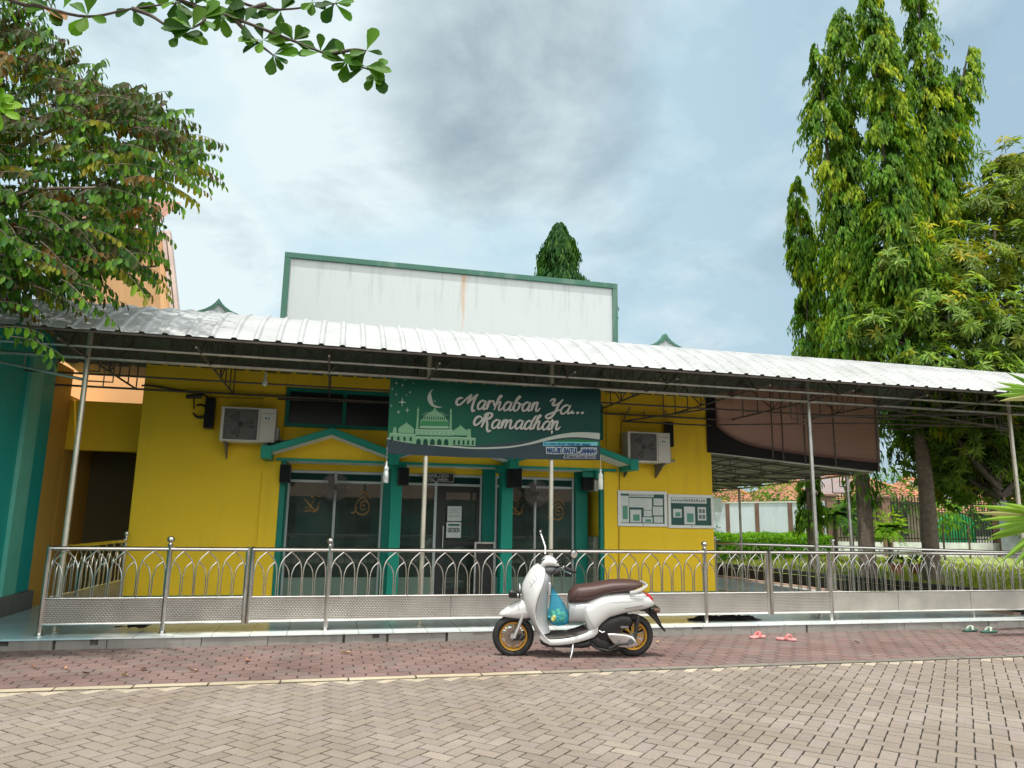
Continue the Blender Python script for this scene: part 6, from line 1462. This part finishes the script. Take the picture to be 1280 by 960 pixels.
fanleaf((9.68, 8.08, 1.562), [(8.256, 8.0, 1.786), (8.224, 7.968, 1.69), (8.272, 7.952, 1.594), (8.32, 7.936, 1.474), (8.4, 7.936, 1.386), (8.576, 8.0, 1.034), (8.768, 8.0, 0.954), (8.384, 8.032, 1.306), (8.48, 7.84, 1.818), (8.8, 7.84, 2.17), (8.96, 7.84, 0.794), (9.6, 8.0, 0.65)], 2)
tk = MB(); tk.tube([(11.3, 8.2, 0), (11.3, 8.2, 1.6)], [.15, .12], 12); tk.build('trunk', BARKD, fp, smooth=True)

# ================================================================== GARDEN AND WHAT LIES BEYOND
pl_ = empty('planter_wall', (9.7, 13, .1), label='low dark planter wall edging the lawn right of the path', cat='wall')
mb = MB(); a, b = Vector((10.40, 9.42, 0)), Vector((9.15, 18.6, 0)); dv_ = (b-a).normalized(); nn = Vector((dv_.y, -dv_.x, 0))
def strip(o0, o1, z0, z1): return [tuple(p+nn*o+Vector((0, 0, z))) for z in (z0, z1) for p, o in ((a, o0), (b, o0), (b, o1), (a, o1))]
mb.add(strip(0, .14, .1, .44), [(0, 1, 2, 3), (4, 7, 6, 5), (0, 4, 5, 1), (1, 5, 6, 2), (2, 6, 7, 3), (3, 7, 4, 0)]); mb.build('wall', CONCD, pl_)
mb = MB(); mb.add(strip(-.16, -.001, .1, .15), [(0, 1, 2, 3), (4, 7, 6, 5), (0, 4, 5, 1), (1, 5, 6, 2), (2, 6, 7, 3), (3, 7, 4, 0)]); mb.build('edging', mat('terracotta_edging', (.50, .34, .26), .8, var=.2), pl_)
# lawn blades
lv = Leaves()
for q in range(15000):
    y = rnd.uniform(9.5, 21); x = 10.62-(y-8.6)*.135+rnd.random()**1.3*8
    lv.add((x, y, .36), (rnd.gauss(0, .5), rnd.gauss(0, .5), 1), rv(), rnd.uniform(.06, .13), .010, jit(mixc((.16, .24, .025), (.34, .36, .08), rnd.random())))
o = lv.build('lawn', None, LEAF); tag(o, kind='stuff', label='sunlit yellow green lawn behind the planter wall', cat='grass')
# hedge
hd = empty('hedge', (13, 20, .36), label='clipped bright green hedge in front of the white garden wall', cat='hedge')
lv = Leaves(); a, b = Vector((10.0, 18.5, 0)), Vector((16.0, 21.75, 0)); dd_ = (b-a).normalized(); ss_ = Vector((-dd_.y, dd_.x, 0))
for q in range(9000):
    u = rnd.random(); L_ = (b-a).length; bump_ = .5+.5*math.sin(u*31)*math.sin(u*13+1); h = .62+.13*bump_; w_ = .42+.06*bump_
    f = rnd.random()
    if f < .5: s_, z = rnd.uniform(-1, 1), h
    else: s_, z = -1, rnd.uniform(0, h)
    z *= 1-.12*s_*s_ if f < .5 else 1
    p = a+dd_*L_*u+ss_*w_*s_+Vector((0, 0, .36+z))+rv()*.05
    lv.add(p, Vector((0, -.3, .6))+rv()*.8, Vector((0, -.4, .8))+rv()*.5, rnd.uniform(.06, .11), .022, jit(mixc((.08, .22, .014), (.20, .40, .02), rnd.random()*(.4+.6*(z/h)))))
lv.build('foliage', hd); mb = MB(); p = [a-ss_*.36, b-ss_*.36, b+ss_*.36, a+ss_*.36]; mb.add([(*q.xy, .36) for q in p]+[(*q.xy, .93) for q in p], [(0, 1, 5, 4), (1, 2, 6, 5), (2, 3, 7, 6), (3, 0, 4, 7), (4, 5, 6, 7)]); mb.build('branches', mat('hedge_inner', (.02, .05, .012), .9, var=.3), hd)
# white garden wall with brown posts
gw = empty('garden_wall', (15, 24, .36), label='whitewashed garden wall with brown posts behind the hedge', cat='wall')
a, b = Vector((14.6, 27.2, 0)), Vector((16.35, 21.9, 0)); dd_ = (b-a).normalized(); ss_ = Vector((-dd_.y, dd_.x, 0)); L_ = (b-a).length
def segwall(mb, s0, s1, hw, z0, z1):
    p = [a+dd_*s0-ss_*hw, a+dd_*s1-ss_*hw, a+dd_*s1+ss_*hw, a+dd_*s0+ss_*hw]; mb.add([(*q.xy, z0) for q in p]+[(*q.xy, z1) for q in p], [(3, 2, 1, 0), (4, 5, 6, 7), (0, 1, 5, 4), (1, 2, 6, 5), (2, 3, 7, 6), (3, 0, 4, 7)])
mb = MB(); segwall(mb, -1, L_, .07, .3, 2.15); mb.build('panel', wallmat('whitewash', (.60, .67, .76), (.40, .46, .50), .6), gw)
mb = MB(); segwall(mb, -1, L_, .10, 2.151, 2.20); mb.build('coping', mat('pale_coping', (.66, .66, .62), .8), gw)
for s in (-.6, 1.35, 2.75, 4.2, 5.4):
    mb = MB(); segwall(mb, s, s+.16, .12, .3, 2.148); mb.build('post', WOODBR, gw)
# iron fence with pillars
fe = empty('iron_fence', (20, 22, .36), label='dark iron bar fence between brown pillars beyond the lawn', cat='fence')
mb = MB(); mb.box(16.6, 26, 21.9, 22.1, .3, .84); mb.build('base_wall', mat('pale_base_wall', (.58, .60, .58), .8, var=.2), fe)
for k, x in enumerate((16.42, 18.62, 23.55)):
    mb = MB(); mb.box(x, x+.34, 21.82, 22.18, .3, 2.35); mb.box(x-.05, x+.39, 21.77, 22.23, 2.351, 2.43); mb.build('pillar', WOODBR, fe, bevel=.01)
mb = MB()
for x in np.arange(16.9, 26, .125):
    if min(abs(x-q-.17) for q in (16.42, 18.62, 23.55)) < .24: continue
    mb.box(x-.012, x+.012, 21.99, 22.01, .84, 2.42+.05*(int(x*8) % 2))
mb.build('bars', IRON, fe)
mb = MB(); mb.box(16.8, 26, 21.985, 22.015, .95, .99); mb.box(16.8, 26, 21.984, 22.016, 2.18, 2.22); mb.build('rail', IRON, fe)
gt = empty('gate', (22.1, 21.7, .36), label='arched bright green sheet metal gate behind the iron fence', cat='gate')
out = [(21.35, .82), (22.95, .82), (22.95, 1.45)]+[(22.15+.80*math.cos(x), 1.45+.42*math.sin(x)) for x in np.linspace(.25, 2.9, 9)]+[(21.35, 1.45)]
mb = MB(); mb.prism(out, 22.3, 22.34); mb.build('sheet', GATEG, gt)
mb = MB()
for k in range(15): x = 21.42+k*.105; mb.box(x, x+.02, 22.28, 22.302, .86, 1.5+.30*math.sin(math.pi*(k+.5)/15))
mb.build('rib', mat('green_gate_dark', (.015, .20, .065), .5), gt)
# tile roofed houses
def tiled(name, x0, x1, y0, ze, yr, zr, label, wallc, m_=TILE, hip=1.6):
    t = empty(name, ((x0+x1)/2, y0, .3), label=label, cat='house', group=None)
    mb = MB(); mb.box(x0+.4, x1-.4, y0+.5, y0+6, .2, ze+.25); w_ = mb.build('wall', wallc, t)
    for k in range(2):
        q = MB(); xx = x0+(x1-x0)*(.3+.35*k); q.box(xx, xx+.9, y0+.46, y0+.49, 1.0, 2.0); q.build('window', LOUVRE, t)
    mb = MB(); rows = 16; slope = (zr-ze)/(yr-y0)
    for r in range(rows):
        ya, yb = y0+(yr-y0)*r/rows, y0+(yr-y0)*(r+1)/rows; za, zb = ze+(zr-ze)*r/rows+.035, ze+(zr-ze)*(r+1)/rows
        ha, hb_ = hip*r/rows, hip*(r+1)/rows; n = int((x1-x0)/.12); vs = []
        for k in range(n+1):
            u = k/n; wv = .022*math.sin(u*(x1-x0)/.24*6.283)
            vs += [(x0+ha+(x1-x0-2*ha)*u, ya-.03, za+wv), (x0+hb_+(x1-x0-2*hb_)*u, yb, zb+wv)]
        mb.add(vs, [(2*k, 2*k+2, 2*k+3, 2*k+1) for k in range(n)])
    mb.add([(x0, y0, ze), (x0+hip, yr, zr), (x0, yr+3, ze)], [(0, 1, 2)]); mb.add([(x1, y0, ze), (x1, yr+3, ze), (x1-hip, yr, zr)], [(0, 1, 2)])
    rf = mb.build('roof', m_, t, smooth=True, ang=50)
    rd = MB(); rd.tube([(x0+hip, yr, zr+.04), (x1-hip, yr, zr+.04)], .09, 8); rd.tube([(x0, y0, ze+.05), (x0+hip, yr, zr+.05)], .07, 8); rd.tube([(x1, y0, ze+.05), (x1-hip, yr, zr+.05)], .07, 8); rd.build('ridge_tile', mat('ridge_clay', (.48, .20, .10), .8), rf, smooth=True)
tiled('tiled_house', 18.2, 24.6, 25.4, 2.35, 28.4, 3.55, 'low house with a bright orange tiled roof seen through the iron fence', mat('brown_house_paint', (.26, .21, .17), .8, var=.2))
tiled('tiled_house', 24.7, 32.5, 25.8, 1.95, 29.4, 3.55, 'long house with an orange tiled roof half hidden behind the mango tree', mat('grey_house_paint', (.40, .38, .40), .8))
tiled('tiled_house', 13.5, 19.6, 29.5, 2.15, 32.5, 3.45, 'house with an orange tiled roof showing above the white garden wall', PEACH)
sh = empty('shed', (24.2, 20.4, .36), label='small shed with a pale corrugated roof behind the fan palm', cat='shed')
mb = MB(); mb.box(23.2, 25.8, 20.2, 21.5, .3, 2.35); mb.build('wall', mat('grey_shed_wall', (.30, .32, .38), .8, var=.2), sh)
mb = MB(); mb.prism([(19.9, 2.36), (21.6, 2.75), (21.6, 2.80), (19.9, 2.41)], 23.0, 26.0, 'yz'); mb.build('roof', ROOF, sh)
# shrubs
def shrub(x, y, z, h, r, n, label, pal, cat='shrub', ll=.2, kind='round', name='shrub'):
    t = empty(name, (x, y, z), label=label, cat=cat); lv = Leaves(); st = MB()
    if kind == 'round':
        st.tube([(x, y, z), (x+.03, y, z+h*.6)], .035, 6)
        for q in range(n):
            o = rv(); p = Vector((x, y, z+h*.72))+Vector((o.x*r, o.y*r, o.z*h*.34))*(.4+.6*rnd.random()); lv.add(p, o+rv()*.6+Vector((0, 0, -.2)), o+Vector((0, 0, .6)), ll*rnd.uniform(.7, 1.2), ll*.16, jit(mixc(pal[0], pal[1], rnd.random())))
    else:
        st.tube([(x, y, z), (x, y, z+h*.55)], .05, 8)
        for q in range(n):
            a = rnd.uniform(0, 6.283); el = rnd.uniform(-.1, 1.1); d = Vector((math.cos(a)*math.cos(el), math.sin(a)*math.cos(el), math.sin(el))); L_ = r*rnd.uniform(.7, 1.15); q0 = Vector((x, y, z+h*.55))
            pts = [q0+d*L_*s+Vector((0, 0, -.55*L_*s*s)) for s in np.linspace(0, 1, 7)]; st.tube(pts, .006, 4); c = jit(mixc(pal[0], pal[1], rnd.random()))
            for i in range(1, 7):
                for sg in (-1, 1):
                    sd = d.cross(Vector((0, 0, 1))).normalized()*sg
                    for e in (0, .5): lv.add(pts[i].lerp(pts[i-1], e), sd*.8+d*.6+Vector((0, 0, -.25)), Vector((0, 0, 1))+rv()*.3, ll*(1.1-.5*i/7), ll*.10, jit(c, .1))
    st.build('stem', BARKD, t, smooth=True); lv.build('foliage', t); return t
GD, GB = (.03, .085, .022), (.16, .33, .02)
shrub(13.9, 18.2, .36, 2.3, .95, 34, 'dark feathery palm before the end of the white garden wall', ((.025, .075, .03), (.07, .16, .035)), 'palm', .30, 'palm', 'garden_palm')
shrub(15.0, 17.4, .36, 1.7, .55, 26, 'bright green young palm left of the second bare trunk', ((.08, .20, .03), (.22, .38, .05)), 'palm', .26, 'palm', 'garden_palm')
shrub(18.9, 19.6, .36, 2.0, .55, 260, 'bright round shrub on a thin stem before the green gate', ((.08, .20, .02), GB), 'shrub', .22)
shrub(17.4, 20.2, .36, 1.5, .50, 170, 'yellow green bush between the two bare trunks', ((.10, .20, .02), (.26, .36, .03)), 'shrub', .2)
shrub(20.9, 20.6, .36, 1.9, .75, 160, 'thin leafy bush overhanging the green gate', (GD, (.10, .22, .03)), 'shrub', .2)
shrub(22.9, 20.2, .36, 1.8, .5, 140, 'dark leafy bush right of the green gate', (GD, (.07, .15, .03)), 'shrub', .18)
shrub(10.1, 18.9, .36, 1.1, .5, 220, 'dark green bush at the left end of the hedge', (GD, (.10, .24, .02)), 'shrub', .13)
shrub(14.0, 27.8, .3, 3.4, 2.2, 900, 'leafy tree crown showing above the left part of the white wall', ((.04, .11, .03), (.14, .26, .05)), 'tree', .26, name='garden_tree')
shrub(18.5, 28.5, .3, 3.6, 1.3, 420, 'yellow green tree crown above the right part of the white wall', ((.06, .14, .02), (.22, .32, .03)), 'tree', .26, name='garden_tree')
shrub(16.7, 24.6, .3, 3.1, .9, 300, 'drooping bright green tree behind the end of the white wall', ((.04, .12, .02), (.14, .30, .02)), 'tree', .26, name='garden_tree')
shrub(21.6, 24.3, .36, 3.2, .9, 320, 'leafy bush before the orange roof between the bare trunks', (GD, (.12, .26, .03)), 'shrub', .26)
shrub(19.6, 23.6, .36, 2.9, .8, 260, 'green bush behind the second brown fence pillar', (GD, (.10, .22, .03)), 'shrub', .24)
shrub(24.6, 24.0, .36, 3.0, 1.1, 360, 'wide dark bush behind the fence below the mango tree', (GD, (.08, .18, .03)), 'shrub', .24)
shrub(16.6, 20.9, .36, 1.9, .7, 260, 'glossy green bush beside the first brown fence pillar', (GD, (.13, .28, .03)), 'shrub', .2)
# pots and a hanging sign at the path
def pot(x, y, label, m_):
    t = empty('flower_pot', (x, y, .36), label=label, cat='flower pot', group='flower pots on the lawn')
    mb = MB(); mb.lathe([(.10, 0), (.15, .20), (.165, .20), (.165, .24), (.14, .24), (.13, .18)], (0, 0, 0), n=18); mb.build('pot', m_, t, smooth=True, world=False)
    lv = Leaves()
    for q in range(60): o = rv(); o.z = abs(o.z); lv.add(Vector((0, 0, .24))+o*.12, o+rv()*.4, Vector((0, 0, 1))+rv()*.4, .14, .02, jit((.04, .10, .025)))
    f = lv.build('plant', None); f.parent = t
pot(12.15, 13.95, 'terracotta pot with a small plant on the lawn, left one of the pair', TERRA)
pot(12.55, 13.80, 'darker clay pot with a small plant on the lawn, right one of the pair', mat('dark_terracotta', (.34, .13, .07), .8))
ls = empty('light_sign', (6.95, 12.4, 1.9), label='small pale plate fixed to the right corner of the mosque', cat='sign')
mb = MB(); mb.box(6.80, 7.10, 12.45, 12.48, 1.62, 1.88); mb.build('plate', mat('pale_mint_plate', (.62, .78, .70), .5), ls, bevel=.006); mb = MB(); mb.box(6.55, 6.82, 12.455, 12.475, 1.74, 1.77); mb.build('arm', GALV, ls)
